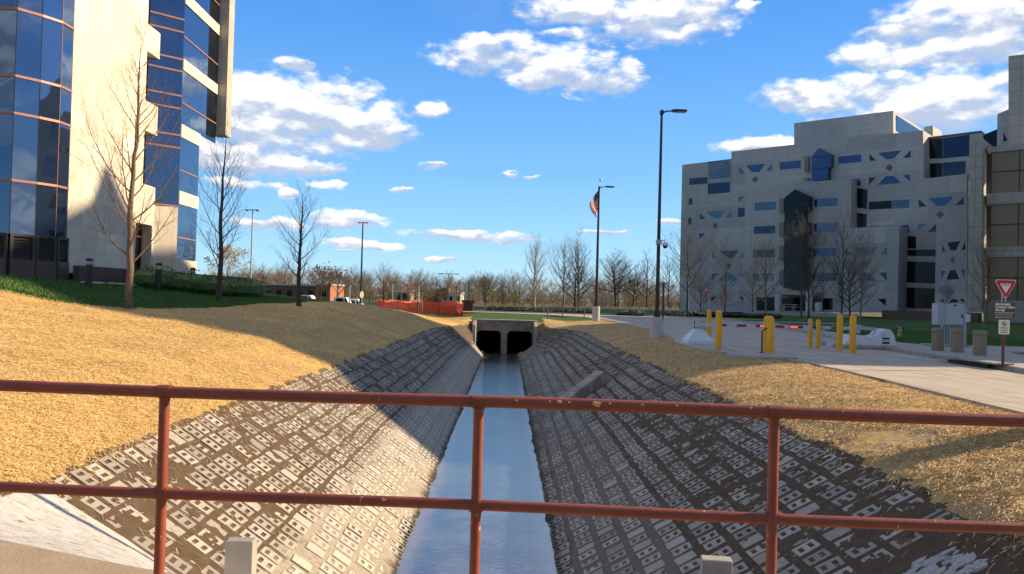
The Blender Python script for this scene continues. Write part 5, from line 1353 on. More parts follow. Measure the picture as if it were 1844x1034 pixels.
for k in range(8):
    x_ = 1701 + k * 4.6; q = at_y(x_, 600, ey + .12); z1_ = at_y(x_, 586, ey).z; mb.tube([(q.x, q.y, .05), (q.x, q.y, z1_)], .022 if k % 2 else .03, 6)
mb.build('conduit', grey_paint, EC)
ebox(1676, 621, 1748, 624, ey - .1, .8, concrete, 'pad', 0)
# yield sign, directions sign, bicycle sign
SG = on_z(1807, 660, .12); sy = SG.y
def sign_frame(cx, cy, y): p = at_y(cx, cy, y); return p
wood = mat('rusty_brown_post', (.13, .045, .03), .6, var=.3, vscale=20, bump=.3)
YS = empty('yield_sign', tuple(SG), 'red and white yield sign on a rusty brown post with gate notice below', 'traffic sign')
ztopS = at_y(1811, 552, sy).z
mb = MB(); mb.box((SG.x, sy + .03, (ztopS + .1) / 2 + .0), (.065, .045, ztopS - .1), bev=.006); mb.build('post', wood, YS)
mb = MB(); a_, b_ = at_y(1808.5, 530, sy), at_y(1808.5, 566, sy)
for s in (-1, 1): mb.box((a_.x + s * .05, sy + .02, (a_.z + b_.z) / 2), (.018, .025, a_.z - b_.z + .1))
mb.build('bracket', grey_paint, YS)
def rtri(pts, rad, seg=5):
    out = []; n = len(pts)
    for i in range(n):
        p0, p1, p2 = Vector(pts[i - 1]), Vector(pts[i]), Vector(pts[(i + 1) % n]); a = (p0 - p1).normalized(); b = (p2 - p1).normalized()
        half = a.angle(b) / 2; t = rad / math.tan(half); c = p1 + (a + b).normalized() * (rad / math.sin(half)); s = p1 + a * t; e = p1 + b * t
        for k in range(seg + 1): v = (s - c).lerp(e - c, k / seg).normalized() * rad; out.append(c + v)
    return out
def yield_tri(cx, cy, wpx, yy, root, back=False, txt=True, m_border=None):
    c = at_y(cx, cy, yy); w = wpx / FPX * yy / 2; h = w * 1.73
    tri = [(-w, h * .42), (w, h * .42), (0, -h * .58)]
    def put(sc, off, m, name, rad=.045, shift=0):
        t = [Vector((x * sc, z * sc + shift, 0)) for x, z in tri]; pts = rtri(t, rad * sc + .004)
        mb = MB(); mb.prism([(c.x + p.x, yy + off, c.z + p.y) for p in pts], (0, .004, 0)); return mb.build(name, m, root)
    wm = mat('sign_white', (.78, .76, .70), .4, var=.03)
    if back: put(1, 0, mat('sign_back', (.50, .50, .46), .45), 'panel'); return c, w
    pn = put(1, 0, wm, 'panel'); put(.93, -.004, mat('sign_red', (.50, .012, .02), .4, var=.05), 'red_field'); put(.50, -.008, wm, 'centre', .03, w * .035)
    if txt: text_part('lettering', 'YIELD', w * .27, (c.x, yy - .0095, c.z + w * .27), (1, 0, 0), (0, 0, 1), mat('sign_letters', (.25, .08, .08), .5), root, .0008, bold=.001)
    return c, w
yield_tri(1811, 519, 42, sy - .02, YS)
def panel(x0, y0, x1, y1, yy, m, name, rad=.02, par=None):
    a, b = at_y(x0, y0, yy), at_y(x1, y1, yy); t = [Vector((a.x, a.z, 0)), Vector((b.x, a.z, 0)), Vector((b.x, b.z, 0)), Vector((a.x, b.z, 0))]
    mb = MB(); mb.prism([(p.x, yy, p.y) for p in rtri(t, rad)], (0, .004, 0)); return mb.build(name, m, par or YS), (a.x + b.x) / 2, (a.z + b.z) / 2, b.x - a.x, a.z - b.z
brn = mat('sign_brown', (.075, .055, .045), .5)
pn, cx_, cz_, pw, ph = panel(1790, 544, 1827.5, 574.5, sy - .01, brn, 'notice_panel', .008)
letw = MAT['sign_white']; lx = cx_ - pw * .44
for i, s in enumerate(('Automatic', 'Control Gate', 'Ahead')):
    text_part('lettering', s, .098, (lx, sy - .0145, cz_ + ph * (.385 - i * .185)), (1, 0, 0), (0, 0, 1), letw, pn, .0006, 'LEFT', bold=.0035)
mb = MB(); mb.box((cx_, sy - .0155, cz_ - ph * .135), (pw * .9, .002, .011)); mb.build('rule', letw, pn)
for i, s in enumerate(('No Entry Without', 'Approved CarKey')):
    text_part('lettering', s, .062, (lx, sy - .0145, cz_ - ph * (.25 + i * .15)), (1, 0, 0), (0, 0, 1), mat('dim_letters', (.55, .53, .50), .5), pn, .0006, 'LEFT', bold=.0008)
pn2, cx_, cz_, pw, ph = panel(1798.5, 576, 1818, 602.5, sy - .01, MAT['sign_white'], 'bicycle_notice', .03)
blk = mat('sign_black', (.03, .03, .03), .5)
def ring(cx, cz, r0, r1, yy, m, name, par, n=24):
    mb = MB()
    for k in range(n):
        a, b = 2 * math.pi * k / n, 2 * math.pi * (k + 1) / n
        mb.face([(cx + r0 * math.cos(a), yy, cz + r0 * math.sin(a)), (cx + r0 * math.cos(b), yy, cz + r0 * math.sin(b)), (cx + r1 * math.cos(b), yy, cz + r1 * math.sin(b)), (cx + r1 * math.cos(a), yy, cz + r1 * math.sin(a))])
    return mb.build(name, m, par)
ring(cx_, cz_ + ph * .22, .052, .066, sy - .0145, blk, 'circle', pn2)
mb = MB(); t_ = .045; mb.prism([(cx_ - t_ - .006, sy - .015, cz_ + ph * .22 + t_ - .006), (cx_ - t_ + .006, sy - .015, cz_ + ph * .22 + t_ + .006), (cx_ + t_ + .006, sy - .015, cz_ + ph * .22 - t_ + .006), (cx_ + t_ - .006, sy - .015, cz_ + ph * .22 - t_ - .006)], (0, .001, 0)); mb.box((cx_, sy - .0145, cz_ + ph * .22), (.05, .001, .018)); mb.build('slash', blk, pn2)
mb = MB()
for i, wd in enumerate((.78, .60, .66)): 
    n = int(wd * 14)
    for k in range(n): mb.box((cx_ - pw * wd / 2 + pw * wd * (k + .5) / n, sy - .0145, cz_ - ph * (.06 + i * .15)), (pw * wd / n * .7, .001, .022 if (k * 7 + i) % 3 else .016))
mb.build('small_print', blk, pn2)
# other two yield signs
p = at_y(1193, 571, lp.y + 3); YS2 = empty('yield_sign', tuple(p), 'back of a yield sign seen pale grey beside the tall black lamp', 'traffic sign')
c, w = yield_tri(1194, 515.5, 20, p.y, YS2, back=True); mb = MB(); mb.box((c.x + .02, p.y + .0, (p.z - .2 + c.z + .2) / 2), (.09, .06, c.z + .4 - p.z), bev=.01); mb.build('post', wood, YS2)
p = at_y(1272, 548, 78); YS3 = empty('yield_sign', tuple(p), 'small distant yield sign in front of the grey office building', 'traffic sign')
c, w = yield_tri(1272, 522.5, 13.5, 78, YS3, txt=True); mb = MB(); mb.box((c.x, 78.05, (p.z + c.z) / 2), (.07, .05, c.z - p.z), bev=.01); mb.build('post', wood, YS3)
# two post remnant fence near the culvert
mb = MB()
FN = empty('pipe_fence', tuple(on_z(1000, 570)), 'low thin pipe fence on the grass behind the culvert', 'fence')
pts = [on_z(x_, yb) for x_, yb in ((986, 571), (1013, 571.5), (1052, 572))]
for q in pts:
    mb = MB(); mb.tube([(q.x, q.y, -.1), (q.x, q.y, .95)], .045, 8); mb.build('post', mat('weathered_pipe', (.16, .13, .10), .7), FN)
mb = MB(); mb.tube([(q.x, q.y, .90) for q in pts], .03, 6); mb.build('rail', MAT['weathered_pipe'], FN)
# ================================================================== bare trees
class Tree:
    """tapered trunk with leader and ascending limbs; twigs are thin three-sided tubes"""
    def __init__(s, seed, h, spread, r0, first=.16, nlimb=26, up=.55, twig=2, leader=1.0, thin=1.0, forks=0, sub=7):
        s.rs = random.Random(seed); s.tr = MB(); s.cr = MB(); s.tips = []; rs = s.rs; s.thin = thin; s.sub = sub
        pts = []; n = 14; x = y = 0
        for i in range(n + 1):
            t = i / n; pts.append(Vector((x, y, h * t * leader))); x += rs.gauss(0, .012) * h * .35; y += rs.gauss(0, .012) * h * .35
        rad = [r0 * ((1 - i / n) ** .85 * .93 + .03) * (1.35 if i == 0 else 1) for i in range(n + 1)]
        pts.insert(1, pts[0].lerp(pts[1], .25)); rad.insert(1, r0 * 1.0)
        k = n * 0.78
        s.tr.tube([p for p in pts], rad, 10)
        for i in range(nlimb):
            t = first + (1 - first) * ((i + rs.random() * .8) / nlimb) ** .92; t = min(t, .97)
            f = t * n; j = int(f); base = Vector((0, 0, 0)) + pts[min(j + 1, n)].lerp(pts[min(j + 2, n + 1)], f - j)
            base.z = h * t * leader
            a = i * 2.4 + rs.gauss(0, .4); prof_ = math.sin(min(1, (t - first) / (1 - first) * 1.05 + .12) * math.pi) ** .7 if t < .9 else .45
            L = spread * (.35 + .75 * prof_) * rs.uniform(.8, 1.15) * (1.25 - .55 * t)
            u = up + .35 * t + rs.gauss(0, .08); d = Vector((math.cos(a) * math.cos(u), math.sin(a) * math.cos(u), math.sin(u)))
            s.branch(base, d, L, max(.006, r0 * .32 * (1 - t) ** .8 + .006), twig, .10 + .06 * t)
    def branch(s, p, d, L, r, lev, curve=.1):
        rs = s.rs; n = 6 if lev >= 2 else (4 if lev == 1 else 3); pts = [p.copy()]; rad = [r * s.thin]; q = p.copy(); dd = d.copy()
        for i in range(n):
            dd = (dd + Vector((rs.gauss(0, .09), rs.gauss(0, .09), rs.gauss(0, .07) + curve))).normalized(); q = q + dd * L / n
            pts.append(q.copy()); rad.append(max(.0028, r * (1 - (i + 1) / n * .85)) * s.thin)
        s.cr.tube(pts, rad, 5 if lev >= 2 else 3, caps=False); s.tips.append((pts[-1], lev))
        if lev <= 0: return
        nc = max(2, int(s.sub * (1.0 if lev > 1 else .75) * min(1.6, .5 + L / 2)))
        for i in range(nc):
            t = .18 + .78 * (i + rs.random()) / nc; f = t * n; j = min(n - 1, int(f)); b = pts[j].lerp(pts[j + 1], f - j); ax = (pts[j + 1] - pts[j]).normalized()
            side = ax.orthogonal().normalized(); side.rotate(__import__('mathutils').Quaternion(ax, rs.random() * 6.283)); cd = (ax * .72 + side * .62 + Vector((0, 0, .12))).normalized()
            s.branch(b, cd, L * (.52 - .22 * t) * rs.uniform(.7, 1.25), max(.0035, r * (1 - t * .8) * .5), lev - 1, curve * .8)
        return
def mesh_only(mb, name, m, smooth=True):
    me = bpy.data.meshes.new(name); me.from_pydata(mb.v, [], mb.f); me.update(); me.materials.append(m)
    if smooth: me.polygons.foreach_set('use_smooth', [True] * len(me.polygons))
    return me
def plant(proto, x, y, label, cat='tree', group=None, name='bare_tree', sc=1.0, rz=0.0, z=None):
    z = H(x, y) if z is None else z
    root = empty(name, (x, y, z - .03), label, cat, group, rz); root.scale = (sc[0], sc[0], sc[1]) if isinstance(sc, tuple) else (sc,) * 3
    for nm, me in proto:
        o = bpy.data.objects.new(nm, me); scene.collection.objects.link(o); o.parent = root
    return root
def proto_tree(seed, h, spread, r0, m, extra=None, **kw):
    t = Tree(seed, h, spread, r0, **kw); out = [('trunk', mesh_only(t.tr, 'trunk', m)), ('branches', mesh_only(t.cr, 'branches', m))]
    if extra: out.append((extra[0], extra[1](t)))
    return out
def ground_hit(px_, py_, lo=15, hi=260):
    yy = lo
    while yy < hi:
        q = at_y(px_, py_, yy)
        if q.z <= H(q.x, q.y): return q
        yy += .1
    return at_y(px_, py_, hi)
def buds(t, col, size, n, hmin):
    rs = random.Random(2); mb = MB(); tips = [p for p, l in t.tips if p.z > hmin]
    for _ in range(n):
        p = rs.choice(tips) + Vector((rs.gauss(0, .03), rs.gauss(0, .03), rs.gauss(0, .05))); a = Vector((rs.gauss(0, 1), rs.gauss(0, 1), rs.gauss(0, 1))).normalized() * size; b = a.orthogonal().normalized() * size * .6
        mb.face([p - a, p + b, p + a, p - b])
    return mesh_only(mb, 'buds', col, False)
redbud = leaf_mat('red_buds', (.20, .03, .02), (.33, .06, .04))
# three street trees on the left bank
T1 = ground_hit(233, 556); h1 = at_y(233 + 12, 78, T1.y).z - T1.z
p1 = proto_tree(11, h1, h1 * .30, .125, bark, extra=('buds', lambda t: buds(t, redbud, .022, 420, h1 * .52)), first=.15, nlimb=30, up=.62, sub=7, thin=.85)
plant(p1, T1.x, T1.y, 'tall bare tree with reddish buds before the cream stone wall on the left', rz=.8)
T2 = ground_hit(393, 541, 28); T2 = at_y(393, 541, 37) if T2.y > 60 else T2; h2 = at_y(393 + 9, 232, T2.y).z - H(T2.x, T2.y)
p2 = proto_tree(23, h2, h2 * .33, .13, bark_dark, first=.17, nlimb=28, up=.45, sub=7, thin=.7)
plant(p2, T2.x, T2.y, 'bare dark tree standing at the right end of the hedge', rz=2)
T3 = ground_hit(538, 552, 30); T3 = at_y(538, 552, 46) if T3.y > 60 else T3; h3 = at_y(538 + 6, 345, T3.y).z - H(T3.x, T3.y)
p3 = proto_tree(35, h3, h3 * .32, .125, bark_dark, first=.2, nlimb=24, up=.5, sub=7, thin=.8)
plant(p3, T3.x, T3.y, 'smallest of the three bare street trees, by itself on the straw ridge', rz=1)
# ------------------------------------------------------------------ trees of the middle distance
PA = proto_tree(41, 10, 3.6, .16, bark_pale, first=.18, nlimb=26, up=.75, thin=1.8, sub=6)
PB = proto_tree(52, 10, 4.4, .17, bark_mid, first=.16, nlimb=26, up=.5, thin=1.5, sub=6)
PC = proto_tree(63, 8, 4.2, .15, bark_dark, first=.15, nlimb=24, up=.35, thin=2.2, sub=7)
PD = proto_tree(74, 9, 3.0, .13, bark_dark, first=.14, nlimb=26, up=.6, thin=1.6, sub=6)
PE = proto_tree(79, 9, 4.6, .14, mat('bark_brown', (.10, .085, .072), .9, var=.2), first=.22, nlimb=24, up=.55, thin=1.35, sub=6)
def mid(px_, base, top, d, proto, ph, label, wide=1.0, rz=0, group='bare trees beyond the driveway', name='bare_tree'):
    q = at_y(px_, base, d); z = at_y(px_, base, d).z; h = at_y(px_, top, d).z - z; s = h / ph
    return plant(proto, q.x, q.y, label, group=group, name=name, sc=(s * wide, s), rz=rz, z=z)
mid(962, 553, 436, 105, PA, 10, 'tall pale bare tree with twin bright trunk left of the flag lamp', 1.15, 0)
mid(1014, 556, 440, 108, PB, 10, 'pale spreading bare tree immediately left of the tallest one near the flag lamp', 1.05, 2)
mid(1040, 554, 430, 104, PA, 10, 'tallest pale bare tree just left of the flag lamp', 1.1, 4)
mid(1035, 553, 478, 96, PC, 8, 'low dark bushy tree beneath the tallest pale tree', 1.3, 1)
mid(1108, 551, 466, 98, PC, 8, 'round dark bare tree right of the flag lamp', 1.4, 2)
mid(1112, 552, 480, 96, PE, 9, 'dark brown twiggy tree overlapping the round tree right of the flag lamp', 1.2, 5)
mid(1165, 553, 459, 97, PD, 9, 'pointed dark tree left of the tall camera lamp', 1.3, 3)
mid(1140, 552, 492, 97, PC, 8, 'small dark tree between the round tree and the pointed tree', 1.3, 6)
mid(1203, 553, 474, 100, PE, 9, 'thin bare tree between the camera lamp and the grey office building', 1.3, 0)
FG = 'bare trees before the grey office building'
mid(1238, 562, 428, 92, PE, 9, 'bare tree at the left corner of the grey office building', 1.2, 1, FG)
mid(1262, 560, 498, 95, PC, 8, 'low dark bare tree right of the corner tree of the grey building', 1.1, 4, FG)
mid(1307, 562, 452, 90, PE, 9, 'slim bare tree in front of the lower lattice windows on the left', .95, 2, FG)
mid(1305, 560, 528, 92, PC, 8, 'dense brown shrub-like tree under the left lattice windows', 1.8, 5, FG)
mid(1355, 562, 475, 90, PD, 9, 'narrow bare tree left of the entrance canopy', 1.1, 0, FG)
mid(1379, 565, 436, 86, PB, 10, 'broad bare tree in front of the left window column', .95, 3, FG)
mid(1443, 573, 415, 70, PE, 9, 'tall bare tree in front of the dark glass oriel', .8, 1, FG)
mid(1456, 572, 405, 66, PD, 9, 'slender tall bare tree right of the dark glass oriel', .8, 2, FG)
mid(1480, 562, 462, 84, PB, 10, 'bare tree in front of the right window column', .9, 5, FG)
mid(1515, 573, 402, 66, PE, 9, 'tallest bare tree before the lower lattice front', .75, 6, FG)
mid(1549, 578, 425, 60, PB, 10, 'bare spreading tree before the right lattice front', .8, 0, FG)
mid(1530, 574, 470, 66, PC, 8, 'dense low bare tree behind the barrier gate', 1.0, 3, FG)
mid(1773, 592, 436, 42, PB, 10, 'bare tree on the lawn between the cabinet and the yield sign', .85, 2, FG)
mid(1705, 560, 515, 90, PC, 8, 'little leafless shrub tree behind the electrical cabinet', .8, 1, FG)
# small leafing trees
green_l = leaf_mat('fresh_leaves', (.16, .26, .03), (.34, .42, .07)); blossom = leaf_mat('blossom', (.30, .26, .12), (.58, .50, .33))
def leafy(seed, h, spread, m, n, size, thin=1.6): return proto_tree(seed, h, spread, .07, bark_dark, extra=('foliage', lambda t: buds(t, m, size, n, h * .25)), first=.25, nlimb=16, up=.45, thin=thin, sub=6)
PL = leafy(81, 4, 1.6, green_l, 700, .11)
for x_, b_, t_, d, lab in ((927, 554, 527, 78, 'small tree with fresh green leaves behind the culvert'), (885, 555, 523, 90, 'small thin tree with few leaves left of the green one behind the culvert')):
    q = at_y(x_, b_, d); h = at_y(x_, t_, d).z - q.z; plant(PL, q.x, q.y, lab, name='young_tree', sc=h / 4, z=q.z, rz=d)
PBl = leafy(83, 5, 3.4, blossom, 3200, .085, 1.3)
q = at_y(408, 528, 52); h = at_y(408, 462, 52).z - q.z; plant(PBl, q.x, q.y, 'flowering tree with pale yellow green blossom behind the hedge', name='blossom_tree', sc=(h / 5 * 1.05, h / 5), z=q.z)
RBp = leafy(85, 3, 1.8, leaf_mat('red_shrub_leaves', (.34, .13, .09), (.55, .26, .17)), 480, .08)
for x_, b_, t_, d, lab in ((470, 531, 498, 60, 'reddish shrub right of the hedge end'), (577, 545, 489, 100, 'reddish budding tree left of the small brick building'), (608, 545, 497, 102, 'reddish budding tree right of the small brick building'), (735, 556, 520, 95, 'thin reddish shrub behind the orange fence')):
    q = at_y(x_, b_, d); h = at_y(x_, t_, d).z - q.z; plant(RBp, q.x, q.y, lab, name='red_shrub', sc=h / 3, z=q.z, rz=x_)
# dark hedges and ground-level shrubs across the lawn
DK = leaf_mat('dark_hedge_leaves', (.012, .022, .010), (.035, .05, .02))
def far_hedge(x0, x1, base, top, d, label, seed):
    a, b = at_y(x0, base, d), at_y(x1, base, d); h = at_y(x0, top, d).z - a.z
    hedge('clipped_hedge', [(a.x, a.y), (b.x, b.y)], 1.6, max(.6, h), label, DK, seed, .14, 90, 'hedge', 'dark hedges across the far lawn')
far_hedge(882, 972, 552, 544.5, 92, 'long dark hedge right of the dumpster beyond the culvert', 1)
far_hedge(1000, 1064, 553, 546, 90, 'dark hedge under the pale trees left of the flag lamp', 2)
far_hedge(1118, 1152, 556, 549.5, 86, 'short dark hedge right of the flag lamp', 3)
far_hedge(1206, 1226, 557, 550, 88, 'short dark hedge right of the camera lamp', 4)
far_hedge(1240, 1400, 559, 552, 94, 'long dark hedge along the front of the grey office building', 5)
# the far wood
rs = random.Random(77); np_rs = np.random.RandomState(7)
def wood(name, protos, spots, m, label):
    V = []; F = []; nb = 0
    for x, y, h, sw_ in spots:
        pr_, ph = protos[rs.randrange(len(protos))]
        for nm, me in pr_:
            co = np.empty(len(me.vertices) * 3); me.vertices.foreach_get('co', co); co = co.reshape(-1, 3).copy(); s = h / ph; a = rs.random() * 6.28
            xx = (co[:, 0] * math.cos(a) - co[:, 1] * math.sin(a)) * s * sw_; yy = (co[:, 0] * math.sin(a) + co[:, 1] * math.cos(a)) * s * sw_
            V.append(np.stack([xx + x, yy + y, co[:, 2] * s - .1], 1))
            li = np.empty(len(me.loops), np.int32); me.loops.foreach_get('vertex_index', li); ls = np.empty(len(me.polygons), np.int32); me.polygons.foreach_get('loop_total', ls)
            F.append((li + nb, ls)); nb += len(co)
    V = np.concatenate(V).astype(np.float32); LI = np.concatenate([f[0] for f in F]).astype(np.int32); LT = np.concatenate([f[1] for f in F])
    me = bpy.data.meshes.new(name); me.vertices.add(len(V)); me.vertices.foreach_set('co', V.ravel()); me.loops.add(len(LI)); me.loops.foreach_set('vertex_index', LI)
    me.polygons.add(len(LT)); st_ = np.concatenate([[0], np.cumsum(LT)[:-1]]).astype(np.int32); me.polygons.foreach_set('loop_start', st_); me.update(calc_edges=True)
    me.materials.append(m); o = bpy.data.objects.new(name, me); scene.collection.objects.link(o); tag(o, label, 'woodland', kind='stuff'); return o
FP = [(proto_tree(91, 8, 3.8, .13, bark_mid, first=.08, nlimb=16, up=.5, thin=2.9, sub=7, twig=2), 8), (proto_tree(92, 8, 4.4, .13, bark_mid, first=.03, nlimb=20, up=.4, thin=3.0, sub=7, twig=2), 8)]
wm1 = mat('far_bark_brown', (.30, .225, .145), .95, var=.3, vscale=.12, col2=(.20, .17, .10), c2scale=.06)
wm2 = mat('far_bark_grey', (.36, .32, .27), .95, var=.3, vscale=.15, col2=(.27, .21, .15), c2scale=.08)
spots = []
for i in range(80):
    px_ = 380 + i * (1240 - 380) / 79 + rs.gauss(0, 6); d = rs.uniform(175, 215); x = (px_ - 922) / 1400 * d
    hh = 6.0 * rs.uniform(.5, 1.15) * (1.0 if px_ < 900 or px_ > 1050 else .85); spots.append((x, d, hh, 1.3))
wood('far_woodland', FP, spots, wm1, 'brown leafless woodland forming the horizon behind lawn and buildings')
spots = []
for i in range(44):
    px_ = 460 + i * (1230 - 460) / 43 + rs.gauss(0, 9); d = rs.uniform(235, 300); x = (px_ - 922) / 1400 * d; spots.append((x, d, rs.uniform(6.5, 9.5), 1.5))
wood('far_woodland', FP, spots, wm2, 'paler grey leafless woodland rising behind the nearer brown one')
spots = []
for i in range(130):
    px_ = 430 + i * (1240 - 430) / 129 + rs.gauss(0, 5); d = rs.uniform(165, 200); x = (px_ - 922) / 1400 * d; spots.append((x, d, rs.uniform(2.2, 3.6), 1.6))
wood('brush', FP, spots, wm1, 'low brown brush at the foot of the far woodland')
# nearer single trees of the background between the lamps
PF = [(PE, 9), (PB, 10)]
bgt = [(510, 543, 478, 150), (560, 543, 483, 150), (640, 543, 486, 150), (665, 544, 492, 140), (690, 545, 484, 140), (715, 546, 498, 145), (785, 546, 500, 150), (842, 548, 500, 120), (873, 549, 505, 125), (905, 549, 508, 150), (935, 549, 500, 160), (757, 546, 503, 150)]
for k, (x_, b_, t_, d) in enumerate(bgt):
    pr_, ph = PF[k % 2]; nearby = ['far left beyond the lawn', 'behind the brick school', 'between the hooked lamp and the black lamp', 'behind the black twin-headed lamp', 'right of the black twin-headed lamp', 'left end behind the orange fence', 'behind the middle of the orange fence', 'next to the dumpster', 'right of the dumpster', 'above the left part of the far hedge', 'left of the tall pale tree', 'above the pale house'][k]
    q = at_y(x_, b_, d); mid(x_, b_, t_, d, pr_, ph, 'brown leafless background tree ' + nearby, 1.25, k, 'leafless background trees')
# ================================================================== background buildings, vehicles, orange fence
brick = mat('red_brick', (.40, .16, .085), .85, var=.1, vscale=2); brickd = mat('dark_brick', (.20, .12, .085), .85, var=.1); trimw = mat('pale_trim', (.62, .57, .48), .7)
winm = glassK
def block(name, x0, x1, base, top, d, dep, m, label, roof=trimw, windows=0, cat='building', flat=True):
    a, b = at_y(x0, base, d), at_y(x1, base, d); h = at_y((x0 + x1) / 2, top, d).z; z0 = min(a.z, b.z) - .5; w = b.x - a.x; cx = (a.x + b.x) / 2
    root = empty(name, (cx, d, z0), label, cat); mb = MB(); mb.box((cx, d + dep / 2, (z0 + h) / 2), (w, dep, h - z0)); mb.build('wall', m, root)
    if flat: mb = MB(); mb.box((cx, d + dep / 2, h + .12), (w + .4, dep + .4, .3)); mb.build('roof', roof, root)
    for k in range(windows):
        u = a.x + w * (k + .5) / windows; mb = MB(); mb.box((u, d - .02, z0 + (h - z0) * .62), (w / windows * .45, .1, (h - z0) * .3)); mb.build('window', winm, root)
    return root, cx, w, h
block('brick_school', 473, 568, 545, 514, 132, 12, brickd, 'long low dark brick building behind the left parked van', windows=5)
block('brick_building', 568, 594, 546, 513.5, 122, 10, brick, 'small orange brick building with pale roof trim lit by the sun', windows=1)
block('brick_building', 752, 796, 547, 522, 190, 12, brickd, 'dark low building behind the orange fence', windows=4)
r_, cx, w, h = block('brick_building', 795, 829, 548, 528, 170, 12, trimw, 'pale building with an orange brick front part at the right end of the orange fence', windows=3)
mb = MB(); q = at_y(801, 528, 169.5); q2 = at_y(801, 522.5, 169.5); mb.box((q.x, 171, (q.z + q2.z) / 2 - .2), (1.5, 4, q2.z - q.z + 1.4)); mb.build('brick_front', brick, r_)
# pale house with hipped roof
def house(x0, x1, base, eave, ridge, d, label):
    a, b = at_y(x0, base, d), at_y(x1, base, d); ze, zr = at_y(x0, eave, d).z, at_y(x0, ridge, d).z; z0 = a.z - .5
    root = empty('house', ((a.x + b.x) / 2, d, z0), label, 'house'); mb = MB(); cx, w = (a.x + b.x) / 2, b.x - a.x; mb.box((cx, d + 4, (z0 + ze) / 2), (w, 8, ze - z0)); mb.build('wall', mat('pale_siding', (.55, .50, .42), .7), root)
    mb = MB(); o_ = .4; A = [(a.x - o_, d - o_, ze), (b.x + o_, d - o_, ze), (b.x + o_, d + 8 + o_, ze), (a.x - o_, d + 8 + o_, ze)]; r1, r2 = (a.x + w * .3, d + 4, zr), (b.x - w * .3, d + 4, zr)
    mb.face([A[0], A[1], r2, r1]); mb.face([A[1], A[2], r2]); mb.face([A[2], A[3], r1, r2]); mb.face([A[3], A[0], r1]); mb.face(A[::-1]); mb.build('roof', mat('grey_shingle', (.17, .18, .19), .8), root)
    for k in (.25, .7): mb = MB(); mb.box((a.x + w * k, d - .02, (z0 + ze) / 2 + .6), (1.1, .1, 1.3)); mb.build('window', winm, root)
house(709, 738, 547, 526, 519.5, 165, 'pale house with grey hipped roof behind the orange fence, left one')
house(737, 750, 547, 525, 520, 172, 'narrow pale house with grey roof right of the wider pale house')
# wires and pylons
mb = MB()
for x_, t_ in ((712, 505), (734, 510), (752, 508), (822, 514), (880, 505)):
    q = at_y(x_, 546, 160); zt_ = at_y(x_, t_, 160).z
    m2 = MB(); m2.tube([(q.x, q.y, q.z), (q.x, q.y, zt_)], .13, 6); m2.box((q.x, q.y, zt_ - .5), (1.6, .12, .12))
    tag(m2.build('utility_pole', bark_mid), 'wooden utility pole ' + {712: 'at the left part of the orange fence', 734: 'beside the pale house behind the orange fence', 752: 'above the middle of the orange fence', 822: 'at the right end of the orange fence', 880: 'right of the dumpster beyond the far hedge'}[x_], 'utility pole', 'utility poles in the background')
# vans
def van(x0, x1, base, roof, d, label):
    a, b = at_y(x0, base, d), at_y(x1, base, d); zr = at_y((x0 + x1) / 2, roof, d).z; z0 = zr - 1.75; cx = (a.x + b.x) / 2; w = max(1.9, b.x - a.x)
    root = empty('parked_van', (cx, d, z0), label, 'van', 'white vans parked beyond the left bank'); wp = MAT['moulded_white']
    L = w
    prof_ = [(-L / 2, .3), (L / 2 , .3), (L / 2 , .95), (L / 2 - .10, 1.1), (L / 2 - .38, 1.68), (L / 2 - .6, 1.75), (-L / 2 + .3, 1.75), (-L / 2 + .12, 1.65), (-L / 2, 1.0)]
    mb = MB(); mb.prism([(cx + u, d, z0 + v) for u, v in prof_], (0, 1.9, 0)); mb.build('body', wp, root)
    mb = MB(); mb.prism([(cx - L / 2 + .25, d - .02, z0 + 1.1), (cx + L / 2 - .62, d - .02, z0 + 1.1), (cx + L / 2 - .78, d - .02, z0 + 1.6), (cx - L / 2 + .38, d - .02, z0 + 1.6)], (0, .03, 0)); mb.build('window', glassK, root)
    mb = MB(); mb.prism([(cx + L / 2 - .50, d - .02, z0 + 1.1), (cx + L / 2 - .14, d - .02, z0 + 1.1), (cx + L / 2 - .40, d - .02, z0 + 1.6), (cx + L / 2 - .56, d - .02, z0 + 1.6)], (0, .03, 0)); mb.build('window', glassK, root)
    for u in (-L * .3, L * .3): mb = MB(); mb.tube([(cx + u, d - .03, z0 + .34), (cx + u, d + .2, z0 + .34)], .34, 14); mb.build('wheel', black, root)
van(601, 628, 543, 535.3, 92, 'white van with dark rear window parked left of the hooked lamp')
van(540, 560, 540, 531.5, 92, 'white van partly hidden behind the smallest bare street tree')
van(630, 641, 546, 538.5, 94, 'small white vehicle right of the hooked lamp')
# stop sign seen edge on
p = at_y(651.5, 556, 74); SS = empty('stop_sign', tuple(p), 'grey back of a sign on a post before the black twin-headed lamp', 'traffic sign'); c = at_y(651.5, 531, 74); mb = MB(); mb.lathe((0, 0, 0), [(.36, -.006), (.36, .006)], 8)
mb.v = [(c.x + v[2] + v[0] * .35, c.y + v[0] * .9, c.z + v[1]) for v in mb.v]; mb.build('panel', mat('sign_back', (.5, .5, .46)), SS); mb = MB(); mb.tube([(c.x, c.y, p.z - .3), (c.x, c.y, c.z + .3)], .035, 6); mb.build('post', grey_paint, SS)
# dumpster
block('dumpster', 834, 851, 553.5, 545, 88, 1.8, mat('dumpster_green', (.012, .016, .014), .6), 'black rubbish dumpster at the left end of the far hedge', roof=dark_metal, cat='dumpster')
